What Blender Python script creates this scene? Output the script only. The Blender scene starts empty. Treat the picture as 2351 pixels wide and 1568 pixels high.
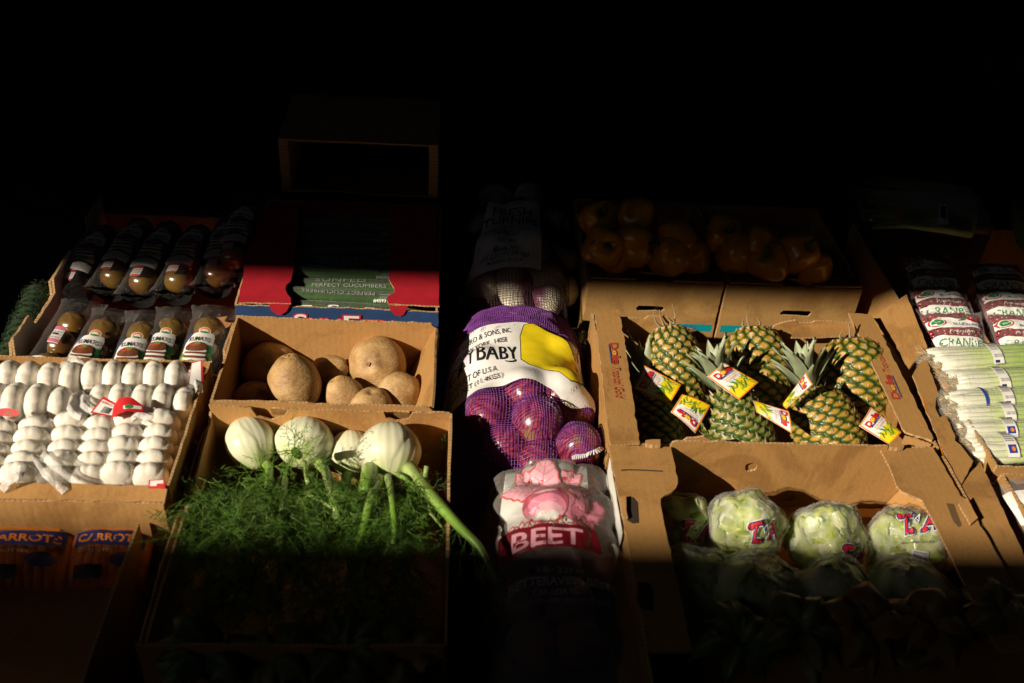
import bpy, bmesh, math, random
from mathutils import Vector, Matrix, noise
random.seed(7)
R = math.radians
V = Vector
scene = bpy.context.scene
COL = scene.collection

# ------------------------------------------------------------------ camera
FPX = 2285.0                                   # focal length for a picture 2351 wide
PHI, PSI, ROLL = R(37.0), R(5.0), R(4.75)
fwd = V((math.sin(PSI)*math.cos(PHI), math.cos(PSI)*math.cos(PHI), -math.sin(PHI)))
_r0 = V((math.cos(PSI), -math.sin(PSI), 0)); _u0 = _r0.cross(fwd)
rgt = _r0*math.cos(ROLL) + _u0*math.sin(ROLL); upv = rgt.cross(fwd)
CAM = V((0, 0, .2)) - fwd*1.82
cd = bpy.data.cameras.new('camera'); cam = bpy.data.objects.new('camera', cd); COL.objects.link(cam)
cd.sensor_width = 36; cd.lens = 36*FPX/2351; cd.clip_start = .05; cd.clip_end = 200
cam.matrix_world = Matrix(((rgt.x, upv.x, -fwd.x, CAM.x), (rgt.y, upv.y, -fwd.y, CAM.y), (rgt.z, upv.z, -fwd.z, CAM.z), (0, 0, 0, 1)))
cd.dof.use_dof = True; cd.dof.focus_distance = 1.86; cd.dof.aperture_fstop = 3.5
scene.camera = cam

# ------------------------------------------------------------------ light
SUN = V((1.4, 1.0, -1.02)).normalized()        # the way the light travels
w = bpy.data.worlds.new('World'); scene.world = w; w.use_nodes = True
nt = w.node_tree; bg = nt.nodes['Background']
sky = nt.nodes.new('ShaderNodeTexSky'); sky.sky_type = 'NISHITA'; sky.sun_disc = False
sky.sun_elevation = math.asin(-SUN.z); sky.sun_rotation = math.atan2(-SUN.x, -SUN.y)
nt.links.new(sky.outputs[0], bg.inputs[0]); bg.inputs[1].default_value = .05
sl = bpy.data.lights.new('sun', 'SUN'); sl.energy = 5; sl.angle = R(.53); sl.color = (1, .86, .67)
so = bpy.data.objects.new('sun', sl); COL.objects.link(so)
so.rotation_euler = SUN.to_track_quat('-Z', 'Y').to_euler(); so.location = (-4, -4, 5)
vs = scene.view_settings; vs.view_transform = 'Standard'; vs.look = 'None'; vs.gamma = 1; vs.exposure = 0.22
scene.render.engine = 'CYCLES'
scene.cycles.transparent_max_bounces = 24; scene.cycles.max_bounces = 6

# ------------------------------------------------------------------ pixel rays (2351 x 1568 frame)
def ray(x, y): return fwd + rgt*((x-1175.5)/FPX) + upv*((784-y)/FPX)
def at(x, y, z=.2):
    d = ray(x, y); return CAM + d*((z-CAM.z)/d.z)
def aty(x, y, Y):
    d = ray(x, y); return CAM + d*((Y-CAM.y)/d.y)
def atp(x, y, p, n):
    d = ray(x, y); return CAM + d*((p-CAM).dot(n)/d.dot(n))
def N3(x, y=0, z=0): return noise.noise(V((x, y, z)))

# ------------------------------------------------------------------ materials
def newmat(name):
    m = bpy.data.materials.new(name); m.use_nodes = True
    t = m.node_tree; return m, t, t.nodes['Principled BSDF'], t.nodes['Material Output']
def nd(t, typ, **kw):
    n = t.nodes.new(typ)
    for k, v in kw.items():
        if k.startswith('i_'): n.inputs[k[2:].replace('_', ' ')].default_value = v
        elif k[0] == 'I' and k[1:].isdigit(): n.inputs[int(k[1:])].default_value = v
        else: setattr(n, k, v)
    return n
def ramp(t, src, stops):
    r = nd(t, 'ShaderNodeValToRGB'); e = r.color_ramp.elements
    while len(e) < len(stops): e.new(.5)
    for q, (p, c) in zip(e, stops): q.position = p; q.color = (*c, 1)
    t.links.new(src, r.inputs[0]); return r.outputs[0]
def scl(c, k): return tuple(min(1, v*k) for v in c)
def simple(name, col, rough=.5, var=.15, vs=20, bump=0, bs=60, sss=0, coat=0, spec=.5, sheen=0, trans=0):
    m, t, b, o = newmat(name)
    tc = nd(t, 'ShaderNodeTexCoord')
    n = nd(t, 'ShaderNodeTexNoise', i_Scale=vs, i_Detail=5); t.links.new(tc.outputs['Object'], n.inputs['Vector'])
    t.links.new(ramp(t, n.outputs[0], [(.3, scl(col, 1-var)), (.7, scl(col, 1+var))]), b.inputs['Base Color'])
    b.inputs['Roughness'].default_value = rough; b.inputs['Specular IOR Level'].default_value = spec
    b.inputs['Coat Weight'].default_value = coat; b.inputs['Coat Roughness'].default_value = .15
    if sss:
        b.inputs['Subsurface Weight'].default_value = sss; b.inputs['Subsurface Radius'].default_value = (.006, .004, .002); b.inputs['Subsurface Scale'].default_value = 1
    if bump:
        n2 = nd(t, 'ShaderNodeTexNoise', i_Scale=bs, i_Detail=6); t.links.new(tc.outputs['Object'], n2.inputs['Vector'])
        bp = nd(t, 'ShaderNodeBump', i_Strength=bump, i_Distance=.002); t.links.new(n2.outputs[0], bp.inputs['Height']); t.links.new(bp.outputs[0], b.inputs['Normal'])
    return m
def vcol(name, rough=.5, bump=0, bs=80, sss=0, coat=0, spec=.5, var=.1, vs=40):
    m, t, b, o = newmat(name)
    a = nd(t, 'ShaderNodeAttribute', attribute_name='Col'); tc = nd(t, 'ShaderNodeTexCoord')
    n = nd(t, 'ShaderNodeTexNoise', i_Scale=vs, i_Detail=5); t.links.new(tc.outputs['Object'], n.inputs['Vector'])
    g = ramp(t, n.outputs[0], [(.3, (1-var,)*3), (.7, (1,)*3)])
    mx = nd(t, 'ShaderNodeMix', data_type='RGBA', blend_type='MULTIPLY'); mx.inputs[0].default_value = 1
    t.links.new(a.outputs[0], mx.inputs[6]); t.links.new(g, mx.inputs[7]); t.links.new(mx.outputs[2], b.inputs['Base Color'])
    b.inputs['Roughness'].default_value = rough; b.inputs['Specular IOR Level'].default_value = spec
    b.inputs['Coat Weight'].default_value = coat; b.inputs['Coat Roughness'].default_value = .12
    if sss:
        b.inputs['Subsurface Weight'].default_value = sss; b.inputs['Subsurface Radius'].default_value = (.006, .005, .003); b.inputs['Subsurface Scale'].default_value = 1
    if bump:
        n2 = nd(t, 'ShaderNodeTexNoise', i_Scale=bs, i_Detail=6); t.links.new(tc.outputs['Object'], n2.inputs['Vector'])
        bp = nd(t, 'ShaderNodeBump', i_Strength=bump, i_Distance=.002); t.links.new(n2.outputs[0], bp.inputs['Height']); t.links.new(bp.outputs[0], b.inputs['Normal'])
    return m
def cardboard(name, col, rough=.85, spec=.2, flute=.16):
    m, t, b, o = newmat(name)
    uv = nd(t, 'ShaderNodeUVMap'); tc = nd(t, 'ShaderNodeTexCoord')
    big = nd(t, 'ShaderNodeTexNoise', i_Scale=7, i_Detail=6, i_Roughness=.65); t.links.new(tc.outputs['Object'], big.inputs['Vector'])
    mp = nd(t, 'ShaderNodeMapping'); mp.inputs['Scale'].default_value = (520, 90, 1); t.links.new(uv.outputs[0], mp.inputs[0])
    fib = nd(t, 'ShaderNodeTexNoise', i_Scale=1, i_Detail=3); t.links.new(mp.outputs[0], fib.inputs['Vector'])
    sp = nd(t, 'ShaderNodeTexNoise', i_Scale=260, i_Detail=2); t.links.new(tc.outputs['Object'], sp.inputs['Vector'])
    wv = nd(t, 'ShaderNodeTexWave', i_Scale=26, i_Distortion=.7, i_Detail=1); t.links.new(uv.outputs[0], wv.inputs['Vector'])
    a1 = nd(t, 'ShaderNodeMath', operation='MULTIPLY_ADD', I1=.45, I2=.12); t.links.new(big.outputs[0], a1.inputs[0])
    a2 = nd(t, 'ShaderNodeMath', operation='MULTIPLY_ADD', I1=.3); t.links.new(fib.outputs[0], a2.inputs[0]); t.links.new(a1.outputs[0], a2.inputs[2])
    a3 = nd(t, 'ShaderNodeMath', operation='MULTIPLY_ADD', I1=.25); t.links.new(sp.outputs[0], a3.inputs[0]); t.links.new(a2.outputs[0], a3.inputs[2])
    a4 = nd(t, 'ShaderNodeMath', operation='MULTIPLY_ADD', I1=.02); t.links.new(wv.outputs[1], a4.inputs[0]); t.links.new(a3.outputs[0], a4.inputs[2])
    base = ramp(t, a4.outputs[0], [(.35, scl(col, .66)), (.62, col), (.85, scl(col, 1.2))])
    stn = nd(t, 'ShaderNodeTexNoise', i_Scale=5.5, i_Detail=7, i_Roughness=.7, i_Distortion=.8); t.links.new(tc.outputs['Object'], stn.inputs['Vector'])
    sm = ramp(t, stn.outputs[0], [(.52, (1, 1, 1)), (.60, (.78, .74, .70)), (.72, (.70, .64, .58))])
    mp2 = nd(t, 'ShaderNodeMapping'); mp2.inputs['Scale'].default_value = (14, 130, 1); mp2.inputs['Rotation'].default_value = (0, 0, .5); t.links.new(uv.outputs[0], mp2.inputs[0])
    scr = nd(t, 'ShaderNodeTexNoise', i_Scale=1, i_Detail=2); t.links.new(mp2.outputs[0], scr.inputs['Vector'])
    sc2 = ramp(t, scr.outputs[0], [(.70, (1, 1, 1)), (.76, (1.0, .98, .95)), (.80, (.80, .74, .66))])
    mxa = nd(t, 'ShaderNodeMix', data_type='RGBA', blend_type='MULTIPLY'); mxa.inputs[0].default_value = 1; t.links.new(base, mxa.inputs[6]); t.links.new(sm, mxa.inputs[7])
    mxb = nd(t, 'ShaderNodeMix', data_type='RGBA', blend_type='MULTIPLY'); mxb.inputs[0].default_value = 1; t.links.new(mxa.outputs[2], mxb.inputs[6]); t.links.new(sc2, mxb.inputs[7])
    t.links.new(mxb.outputs[2], b.inputs['Base Color'])
    b.inputs['Roughness'].default_value = rough; b.inputs['Specular IOR Level'].default_value = spec
    # creases: thin ridges from a stretched noise
    cr = nd(t, 'ShaderNodeTexNoise', i_Scale=9, i_Detail=1, noise_type='RIDGED_MULTIFRACTAL'); t.links.new(tc.outputs['Object'], cr.inputs['Vector'])
    b1 = nd(t, 'ShaderNodeBump', i_Strength=flute, i_Distance=.0006); t.links.new(wv.outputs[1], b1.inputs['Height'])
    b2 = nd(t, 'ShaderNodeBump', i_Strength=.35, i_Distance=.0008); t.links.new(fib.outputs[0], b2.inputs['Height']); t.links.new(b1.outputs[0], b2.inputs['Normal'])
    b3 = nd(t, 'ShaderNodeBump', i_Strength=.3, i_Distance=.004); t.links.new(cr.outputs[0], b3.inputs['Height']); t.links.new(b2.outputs[0], b3.inputs['Normal'])
    t.links.new(b3.outputs[0], b.inputs['Normal'])
    return m
def film(name, tint=(1, 1, 1), milk=.05, milkcol=(.8, .8, .78), rough=.12, spots=0, bump=.5, bs=30, refl=.35, drops=False):
    m, t, b, o = newmat(name)
    tr = nd(t, 'ShaderNodeBsdfTransparent'); tr.inputs[0].default_value = (*tint, 1)
    b.inputs['Base Color'].default_value = (*milkcol, 1); b.inputs['Roughness'].default_value = rough
    lw = nd(t, 'ShaderNodeLayerWeight', i_Blend=.35); tc = nd(t, 'ShaderNodeTexCoord')
    ns = nd(t, 'ShaderNodeTexNoise', i_Scale=bs, i_Detail=4, i_Distortion=.6); t.links.new(tc.outputs['Object'], ns.inputs['Vector'])
    bp = nd(t, 'ShaderNodeBump', i_Strength=bump, i_Distance=.006); t.links.new(ns.outputs[0], bp.inputs['Height'])
    t.links.new(bp.outputs[0], b.inputs['Normal']); t.links.new(bp.outputs[0], lw.inputs['Normal'])
    f = nd(t, 'ShaderNodeMath', operation='MULTIPLY_ADD', I1=refl, I2=milk); t.links.new(lw.outputs['Facing'], f.inputs[0])
    src = f.outputs[0]
    if spots:
        n2 = nd(t, 'ShaderNodeTexNoise', i_Scale=16, i_Detail=5); t.links.new(tc.outputs['Object'], n2.inputs['Vector'])
        mr = nd(t, 'ShaderNodeMapRange'); mr.inputs[1].default_value = .42; mr.inputs[2].default_value = .68; mr.inputs[3].default_value = 0; mr.inputs[4].default_value = spots
        t.links.new(n2.outputs[0], mr.inputs[0])
        ad = nd(t, 'ShaderNodeMath', operation='ADD', use_clamp=True); t.links.new(src, ad.inputs[0]); t.links.new(mr.outputs[0], ad.inputs[1]); src = ad.outputs[0]
    if drops:                                      # beads of water on the inside of the wrap
        vo = nd(t, 'ShaderNodeTexVoronoi', i_Scale=210); t.links.new(tc.outputs['Object'], vo.inputs['Vector'])
        n3 = nd(t, 'ShaderNodeTexNoise', i_Scale=22, i_Detail=3); t.links.new(tc.outputs['Object'], n3.inputs['Vector'])
        md = nd(t, 'ShaderNodeMath', operation='SUBTRACT', I1=.42); t.links.new(n3.outputs[0], md.inputs[0])
        lt = nd(t, 'ShaderNodeMath', operation='LESS_THAN'); t.links.new(vo.outputs[0], lt.inputs[0]); t.links.new(md.outputs[0], lt.inputs[1])
        dk = nd(t, 'ShaderNodeMix', data_type='RGBA'); t.links.new(lt.outputs[0], dk.inputs[0]); dk.inputs[6].default_value = (*tint, 1); dk.inputs[7].default_value = (.35, .38, .30, 1); t.links.new(dk.outputs[2], tr.inputs[0])
    mx = nd(t, 'ShaderNodeMixShader'); t.links.new(src, mx.inputs[0]); t.links.new(tr.outputs[0], mx.inputs[1]); t.links.new(b.outputs[0], mx.inputs[2])
    t.links.new(mx.outputs[0], o.inputs[0]); return m
def streak(name, c1, c2, rough=.25, scale=(60, 60, 3), coat=.3, bump=.1):
    m, t, b, o = newmat(name); tc = nd(t, 'ShaderNodeTexCoord'); mp = nd(t, 'ShaderNodeMapping'); mp.inputs['Scale'].default_value = scale
    t.links.new(tc.outputs['Generated'], mp.inputs[0]); n = nd(t, 'ShaderNodeTexNoise', i_Scale=1, i_Detail=6, i_Distortion=.5); t.links.new(mp.outputs[0], n.inputs['Vector'])
    t.links.new(ramp(t, n.outputs[0], [(.35, c1), (.66, c2)]), b.inputs['Base Color'])
    b.inputs['Roughness'].default_value = rough; b.inputs['Coat Weight'].default_value = coat; b.inputs['Coat Roughness'].default_value = .15
    bp = nd(t, 'ShaderNodeBump', i_Strength=bump, i_Distance=.002); t.links.new(n.outputs[0], bp.inputs['Height']); t.links.new(bp.outputs[0], b.inputs['Normal'])
    return m

KR = (.46, .25, .088)
M = {}
M['card'] = cardboard('kraft_cardboard', KR)
M['card2'] = cardboard('kraft_cardboard_smooth', (.40, .217, .073), flute=.10)
M['card3'] = cardboard('kraft_cardboard_yellowish', (.37, .215, .075), flute=.10)
def edgemat():
    m, t, b, o = newmat('cut_cardboard_edge'); uv = nd(t, 'ShaderNodeUVMap'); wv = nd(t, 'ShaderNodeTexWave', i_Scale=85, i_Distortion=2.5, i_Detail=2, bands_direction='DIAGONAL'); t.links.new(uv.outputs[0], wv.inputs['Vector'])
    t.links.new(ramp(t, wv.outputs[1], [(.1, (.34, .20, .085)), (.6, (.52, .33, .155))]), b.inputs['Base Color']); b.inputs['Roughness'].default_value = .9; return m
M['edge'] = edgemat()
M['redcard'] = simple('red_printed_card', (.42, .012, .025), .6, .12, 30, .15, 200)
M['bluecard'] = simple('blue_printed_card', (.022, .06, .17), .55, .12, 30, .15, 200)
M['whitecard'] = simple('white_printed_card', (.75, .74, .7), .6, .08, 20)
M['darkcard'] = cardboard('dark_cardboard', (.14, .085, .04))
M['teal'] = simple('teal_print', (.0, .27, .31), .7, .15, 40)
P = {}
def ink(n, c, rough=.55, var=.06): P[n] = simple('ink_'+n, c, rough, var, 60)
for n, c in dict(white=(.82, .82, .8), offwhite=(.7, .7, .67), black=(.012, .012, .013), red=(.6, .015, .02), blue=(.02, .05, .33), navy=(.012, .02, .16), yellow=(.85, .66, .01),
                 orange=(.8, .25, .01), green=(.02, .22, .07), leafgreen=(.12, .3, .02), limeg=(.42, .52, .03), brown=(.16, .045, .012), tan=(.6, .36, .14), grey=(.32, .33, .33), teal=(0, .27, .31),
                 pink=(.78, .2, .34), palepink=(.86, .42, .52), magenta=(.42, .004, .09), darkred=(.2, .004, .015), cardred=(.42, .05, .03), cardblue=(.05, .09, .24), cardyellow=(.6, .4, .05), pencil=(.05, .04, .03)).items(): ink(n, c)

# ------------------------------------------------------------------ objects
def link(o): COL.objects.link(o); return o
def thing(name, label, cat, loc=(0, 0, 0), group=None):
    o = bpy.data.objects.new(name, None); o.empty_display_size = .03; link(o); o.location = loc
    o['label'] = label; o['category'] = cat
    if group: o['group'] = group
    return o
def wloc(o):
    p = V((0, 0, 0))
    while o is not None: p = p + V(o.location); o = o.parent
    return p
def mesh(name, vs, fs, mats, parent=None, smooth=True, uv=None, col=None, mi=None, kind=None):
    """vs in world space; the mesh's origin is its thing's base"""
    off = wloc(parent)
    me = bpy.data.meshes.new(name); me.from_pydata([V(v)-off for v in vs], [], fs)
    if not isinstance(mats, (list, tuple)): mats = [mats]
    for m in mats: me.materials.append(m)
    if mi: me.polygons.foreach_set('material_index', mi)
    if smooth: me.polygons.foreach_set('use_smooth', [True]*len(me.polygons))
    if uv:
        l = me.uv_layers.new(name='UVMap')
        for lp in me.loops: l.data[lp.index].uv = uv[lp.vertex_index]
    if col:
        a = me.color_attributes.new('Col', 'FLOAT_COLOR', 'POINT')
        a.data.foreach_set('color', [x for c in col for x in (c[0], c[1], c[2], 1)])
    me.update()
    o = bpy.data.objects.new(name, me); link(o); o.parent = parent
    if kind: o['kind'] = kind
    return o
def tag(o, label, cat, group=None, kind=None):
    o['label'] = label; o['category'] = cat
    if group: o['group'] = group
    if kind: o['kind'] = kind
    return o
class MB:
    def __init__(s): s.v = []; s.f = []; s.c = []; s.m = []
    def add(s, vs, fs, col=None, mi=0):
        n = len(s.v); s.v += [V(v) for v in vs]; s.f += [tuple(i+n for i in f) for f in fs]; s.m += [mi]*len(fs)
        if col is not None: s.c += (col if isinstance(col, list) else [col]*len(vs))
    def build(s, name, mats, parent=None, smooth=True, kind=None):
        return mesh(name, s.v, s.f, mats, parent, smooth, col=s.c if s.c and len(s.c) == len(s.v) else None, mi=s.m, kind=kind)
def tube(pts, rad, n=8, cap=True):
    pts = [V(p) for p in pts]; vs = []; fs = []
    if not isinstance(rad, (list, tuple)): rad = [rad]*len(pts)
    ref = None
    for i, p in enumerate(pts):
        t = (pts[min(i+1, len(pts)-1)] - pts[max(i-1, 0)]).normalized()
        if ref is None: ref = t.orthogonal().normalized()
        a = (ref - t*ref.dot(t)); a = a.normalized() if a.length > 1e-6 else t.orthogonal().normalized(); ref = a; b = t.cross(a)
        for k in range(n):
            q = 2*math.pi*k/n; vs.append(p + (a*math.cos(q)+b*math.sin(q))*rad[i])
    for i in range(len(pts)-1):
        for k in range(n):
            k2 = (k+1) % n; fs.append((i*n+k, i*n+k2, (i+1)*n+k2, (i+1)*n+k))
    if cap: fs.append(tuple(range(n-1, -1, -1))); fs.append(tuple(range((len(pts)-1)*n, len(pts)*n)))
    return vs, fs
def blob(nu, nv, f):
    """closed surface; f(d, th, z) gives a point for a unit direction"""
    vs = [f(V((0, 0, 1)), 0, 1)]; fs = []
    for j in range(1, nv):
        ph = math.pi*j/nv
        for i in range(nu):
            th = 2*math.pi*i/nu; d = V((math.sin(ph)*math.cos(th), math.sin(ph)*math.sin(th), math.cos(ph))); vs.append(f(d, th, d.z))
    vs.append(f(V((0, 0, -1)), 0, -1)); e = len(vs)-1
    for i in range(nu): fs.append((0, 1+i, 1+(i+1) % nu)); fs.append((e, 1+(nv-2)*nu+(i+1) % nu, 1+(nv-2)*nu+i))
    for j in range(nv-2):
        for i in range(nu):
            a = 1+j*nu+i; b = 1+j*nu+(i+1) % nu; fs.append((a, a+nu, b+nu, b))
    return vs, fs
def frame_m(z, x=None):
    z = V(z).normalized(); x = V(x) if x is not None else z.orthogonal(); x = (x - z*x.dot(z)).normalized(); y = z.cross(x)
    return Matrix((x, y, z)).transposed()
def box_mb(mb, x0, x1, y0, y1, z0, z1, mi=0):
    vs = [(x, y, z) for z in (z0, z1) for x, y in ((x0, y0), (x1, y0), (x1, y1), (x0, y1))]
    mb.add(vs, [(3, 2, 1, 0), (4, 5, 6, 7), (0, 1, 5, 4), (1, 2, 6, 5), (2, 3, 7, 6), (3, 0, 4, 7)], mi=mi)

# cardboard sheet: outline (unit s,t) inside the quad P00,P10,P11,P01, with real thickness
def resample(poly, step):
    out = []
    for i in range(len(poly)):
        a, b = V(poly[i]), V(poly[(i+1) % len(poly)]); n = max(1, int((b-a).length/step))
        out += [a.lerp(b, k/n) for k in range(n)]
    return out
def panel(name, parent, q, th, mats, outline=None, holes=(), jit=.0007, warp=.0028, grid=.04, flip=False):
    P00, P10, P11, P01 = [V(p) for p in q]
    W = ((P10-P00).length+(P11-P01).length)/2; H = ((P01-P00).length+(P11-P10).length)/2
    nrm = (P10-P00).cross(P01-P00).normalized()
    if flip: nrm = -nrm
    bm = bmesh.new(); seed = random.random()*50
    for li, lp in enumerate([outline or [(0, 0), (1, 0), (1, 1), (0, 1)]]+list(holes)):
        pts = resample([(s*W, t*H) for s, t in lp], .011)
        vv = [bm.verts.new((p.x+random.gauss(0, jit), p.y+random.gauss(0, jit), 0)) for p in pts]
        for i in range(len(vv)): bm.edges.new((vv[i], vv[(i+1) % len(vv)]))
    bmesh.ops.triangle_fill(bm, edges=bm.edges[:], use_beauty=True)
    for ax, L in ((0, W), (1, H)):
        k = grid
        while k < L:
            c = V((k, 0, 0)) if ax == 0 else V((0, k, 0)); nn = V((1, 0, 0)) if ax == 0 else V((0, 1, 0))
            bmesh.ops.bisect_plane(bm, geom=bm.verts[:]+bm.edges[:]+bm.faces[:], plane_co=c, plane_no=nn); k += grid
    for f in bm.faces:
        if f.normal.z < 0: f.normal_flip()
    ex = bmesh.ops.extrude_face_region(bm, geom=bm.faces[:])
    top = [g for g in ex['geom'] if isinstance(g, bmesh.types.BMVert)]
    for v in top: v.co.z += th
    bmesh.ops.recalc_face_normals(bm, faces=bm.faces[:])
    bm.verts.index_update(); uvs = []; vs = []
    for v in bm.verts:
        x, y, z = v.co; s, t = x/W, y/H
        p = (P00*(1-s)+P10*s)*(1-t) + (P01*(1-s)+P11*s)*t
        wv = warp*N3(x*7+seed, y*7, seed)*(1 if warp else 0)
        vs.append(p + nrm*(z+wv)); uvs.append((x+seed, y))
    fs = [tuple(v.index for v in f.verts) for f in bm.faces]
    mi = [0 if abs(f.normal.z) > .5 else 1 for f in bm.faces]
    bm.free()
    if flip: fs = [f[::-1] for f in fs]
    if not isinstance(mats, (list, tuple)): mats = [mats, M['edge']]
    return mesh(name, vs, fs, mats, parent, False, uv=uvs, mi=mi)
def pxpanel(name, parent, pts, z, th, mats, **kw):
    """flat sheet at height z (or heights) from an outline seen at these pixels"""
    zs = z if isinstance(z, (list, tuple)) else [z]*len(pts)
    w3 = [at(x, y, q) for (x, y), q in zip(pts, zs)]
    x0 = min(p.x for p in w3); x1 = max(p.x for p in w3); y0 = min(p.y for p in w3); y1 = max(p.y for p in w3)
    zm = sum(zs)/len(zs); kw.setdefault('warp', .0006)
    ol = [((p.x-x0)/(x1-x0), (p.y-y0)/(y1-y0)) for p in w3]
    return panel(name, parent, [(x0, y0, zm), (x1, y0, zm), (x1, y1, zm), (x0, y1, zm)], th, mats, outline=ol, **kw)
def carton(name, label, x0, x1, y0, y1, z1, z0=.002, th=.004, mat='card', outs={}, holes={}, floor=.004, skip=(), lean={}, group='produce cartons on the stand'):
    c = thing(name, label, 'carton', ((x0+x1)/2, (y0+y1)/2, z0), group)
    m = M[mat]; l = {k: lean.get(k, 0) for k in 'lrfb'}
    if 'f' not in skip: panel('front_panel', c, [(x0, y0, z0), (x1, y0, z0), (x1, y0+l['f'], z1), (x0, y0+l['f'], z1)], th, m, outs.get('f'), holes.get('f', ()), flip=True)
    if 'b' not in skip: panel('back_panel', c, [(x0, y1, z0), (x1, y1, z0), (x1, y1+l['b'], z1), (x0, y1+l['b'], z1)], th, m, outs.get('b'), holes.get('b', ()))
    if 'l' not in skip: panel('side_panel', c, [(x0, y0+th, z0), (x0, y1-th, z0), (x0+l['l'], y1-th, z1), (x0+l['l'], y0+th, z1)], th, m, outs.get('l'), holes.get('l', ()))
    if 'r' not in skip: panel('side_panel', c, [(x1, y0+th, z0), (x1, y1-th, z0), (x1+l['r'], y1-th, z1), (x1+l['r'], y0+th, z1)], th, m, outs.get('r'), holes.get('r', ()), flip=True)
    panel('bottom_panel', c, [(x0+th, y0+th, z0+floor), (x1-th, y0+th, z0+floor), (x1-th, y1-th, z0+floor), (x0+th, y1-th, z0+floor)], th, m)
    return c

# ------------------------------------------------------------------ print: flat inks laid a hair above a surface
_tc = {}
def text2d(s, bold=0, res=3, shear=0):
    k = (s, bold, res, shear)
    if k in _tc: return _tc[k]
    cu = bpy.data.curves.new('t', 'FONT'); cu.body = s; cu.size = 1; cu.offset = bold; cu.resolution_u = res; cu.shear = shear
    o = bpy.data.objects.new('t', cu); COL.objects.link(o); bpy.context.view_layer.update()
    dg = bpy.context.evaluated_depsgraph_get(); e = o.evaluated_get(dg); me = e.to_mesh()
    vs = [(v.co.x, v.co.y) for v in me.vertices]; fs = [tuple(p.vertices) for p in me.polygons]
    e.to_mesh_clear(); bpy.data.objects.remove(o); bpy.data.curves.remove(cu)
    _tc[k] = (vs, fs); return vs, fs
class Decal:
    """inks in a unit frame (a to the right, b up); build() carries them on to a surface with fn(a, b, h)"""
    def __init__(s): s.items = []; s.n = 0
    def poly(s, pts, ink, layer=None):
        s.items.append((list(pts), [tuple(range(len(pts)))], ink, s.n if layer is None else layer)); s.n += 1; return s
    def rect(s, x0, y0, x1, y1, ink): return s.poly([(x0, y0), (x1, y0), (x1, y1), (x0, y1)], ink)
    def rrect(s, x0, y0, x1, y1, r, ink):
        p = []
        for cx, cy, a0 in ((x1-r, y1-r, 0), (x0+r, y1-r, 90), (x0+r, y0+r, 180), (x1-r, y0+r, 270)):
            p += [(cx+r*math.cos(R(a0+k*22.5)), cy+r*math.sin(R(a0+k*22.5))) for k in range(5)]
        return s.poly(p, ink)
    def ell(s, cx, cy, rx, ry, ink, a=0, n=22, jag=0):
        p = []
        for k in range(n):
            q = 2*math.pi*k/n; r = 1+(jag*(1 if k % 2 else -1)); x, y = rx*r*math.cos(q), ry*r*math.sin(q)
            p.append((cx+x*math.cos(a)-y*math.sin(a), cy+x*math.sin(a)+y*math.cos(a)))
        return s.poly(p, ink)
    def line(s, pts, w, ink):
        for (x0, y0), (x1, y1) in zip(pts, pts[1:]):
            dx, dy = x1-x0, y1-y0; l = math.hypot(dx, dy) or 1; nx, ny = -dy/l*w/2, dx/l*w/2
            s.poly([(x0-nx, y0-ny), (x1-nx, y1-ny), (x1+nx, y1+ny), (x0+nx, y0+ny)], ink, s.n)
            s.n -= 1
        s.n += 1; return s
    def text(s, t, x0, y0, x1, h, ink, bold=0, shear=0, rot=0, keep=None):
        """fit text between x0 and x1 with capital height h, baseline y0"""
        vs, fs = text2d(t, bold, 3, shear)
        if not vs: return s
        a0 = min(v[0] for v in (text2d(t, 0, 3, shear)[0])); a1 = max(v[0] for v in (text2d(t, 0, 3, shear)[0]))
        sx = (x1-x0)/(a1-a0); sy = h/.7; c, q = math.cos(rot), math.sin(rot); out = []
        for x, y in vs:
            X, Y = (x-a0)*sx, y*sy; out.append((x0+X*c-Y*q, y0+X*q+Y*c))
        s.items.append((out, fs, ink, s.n)); s.n += 1; return s
    def build(s, name, parent, fn, grid=None, h0=.0006, dh=.00012, mats=None):
        bm = bmesh.new(); inks = []
        for vs, fs, ik, ly in s.items:
            if ik not in inks: inks.append(ik)
            vv = [bm.verts.new((x, y, ly)) for x, y in vs]
            for f in fs:
                try: bm.faces.new([vv[i] for i in f]).material_index = inks.index(ik)
                except ValueError: pass
        if grid:
            bmesh.ops.triangulate(bm, faces=[f for f in bm.faces if len(f.verts) > 4])
            xs = [v.co.x for v in bm.verts]; ys = [v.co.y for v in bm.verts]
            for ax, lo, hi in ((0, min(xs), max(xs)), (1, min(ys), max(ys))):
                k = lo+grid[ax]
                while k < hi:
                    c = V((k, 0, 0)) if ax == 0 else V((0, k, 0)); nn = V((1, 0, 0)) if ax == 0 else V((0, 1, 0))
                    bmesh.ops.bisect_plane(bm, geom=bm.verts[:]+bm.edges[:]+bm.faces[:], plane_co=c, plane_no=nn); k += grid[ax]
        bm.verts.index_update()
        out = [fn(v.co.x, v.co.y, h0+dh*v.co.z) for v in bm.verts]
        fs = [tuple(v.index for v in f.verts) for f in bm.faces]; mi = [f.material_index for f in bm.faces]; bm.free()
        return mesh(name, out, fs, [(mats or P)[i] for i in inks], parent, True, mi=mi)
def quadmap(q, n=None):
    A, B, C, D = [V(p) for p in q]
    n = V(n) if n is not None else (B-A).cross(D-A).normalized()
    if n.dot(CAM-A) < 0: n = -n
    return lambda a, b, h: (A*(1-a)+B*a)*(1-b) + (D*(1-a)+C*a)*b + n*h
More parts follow.
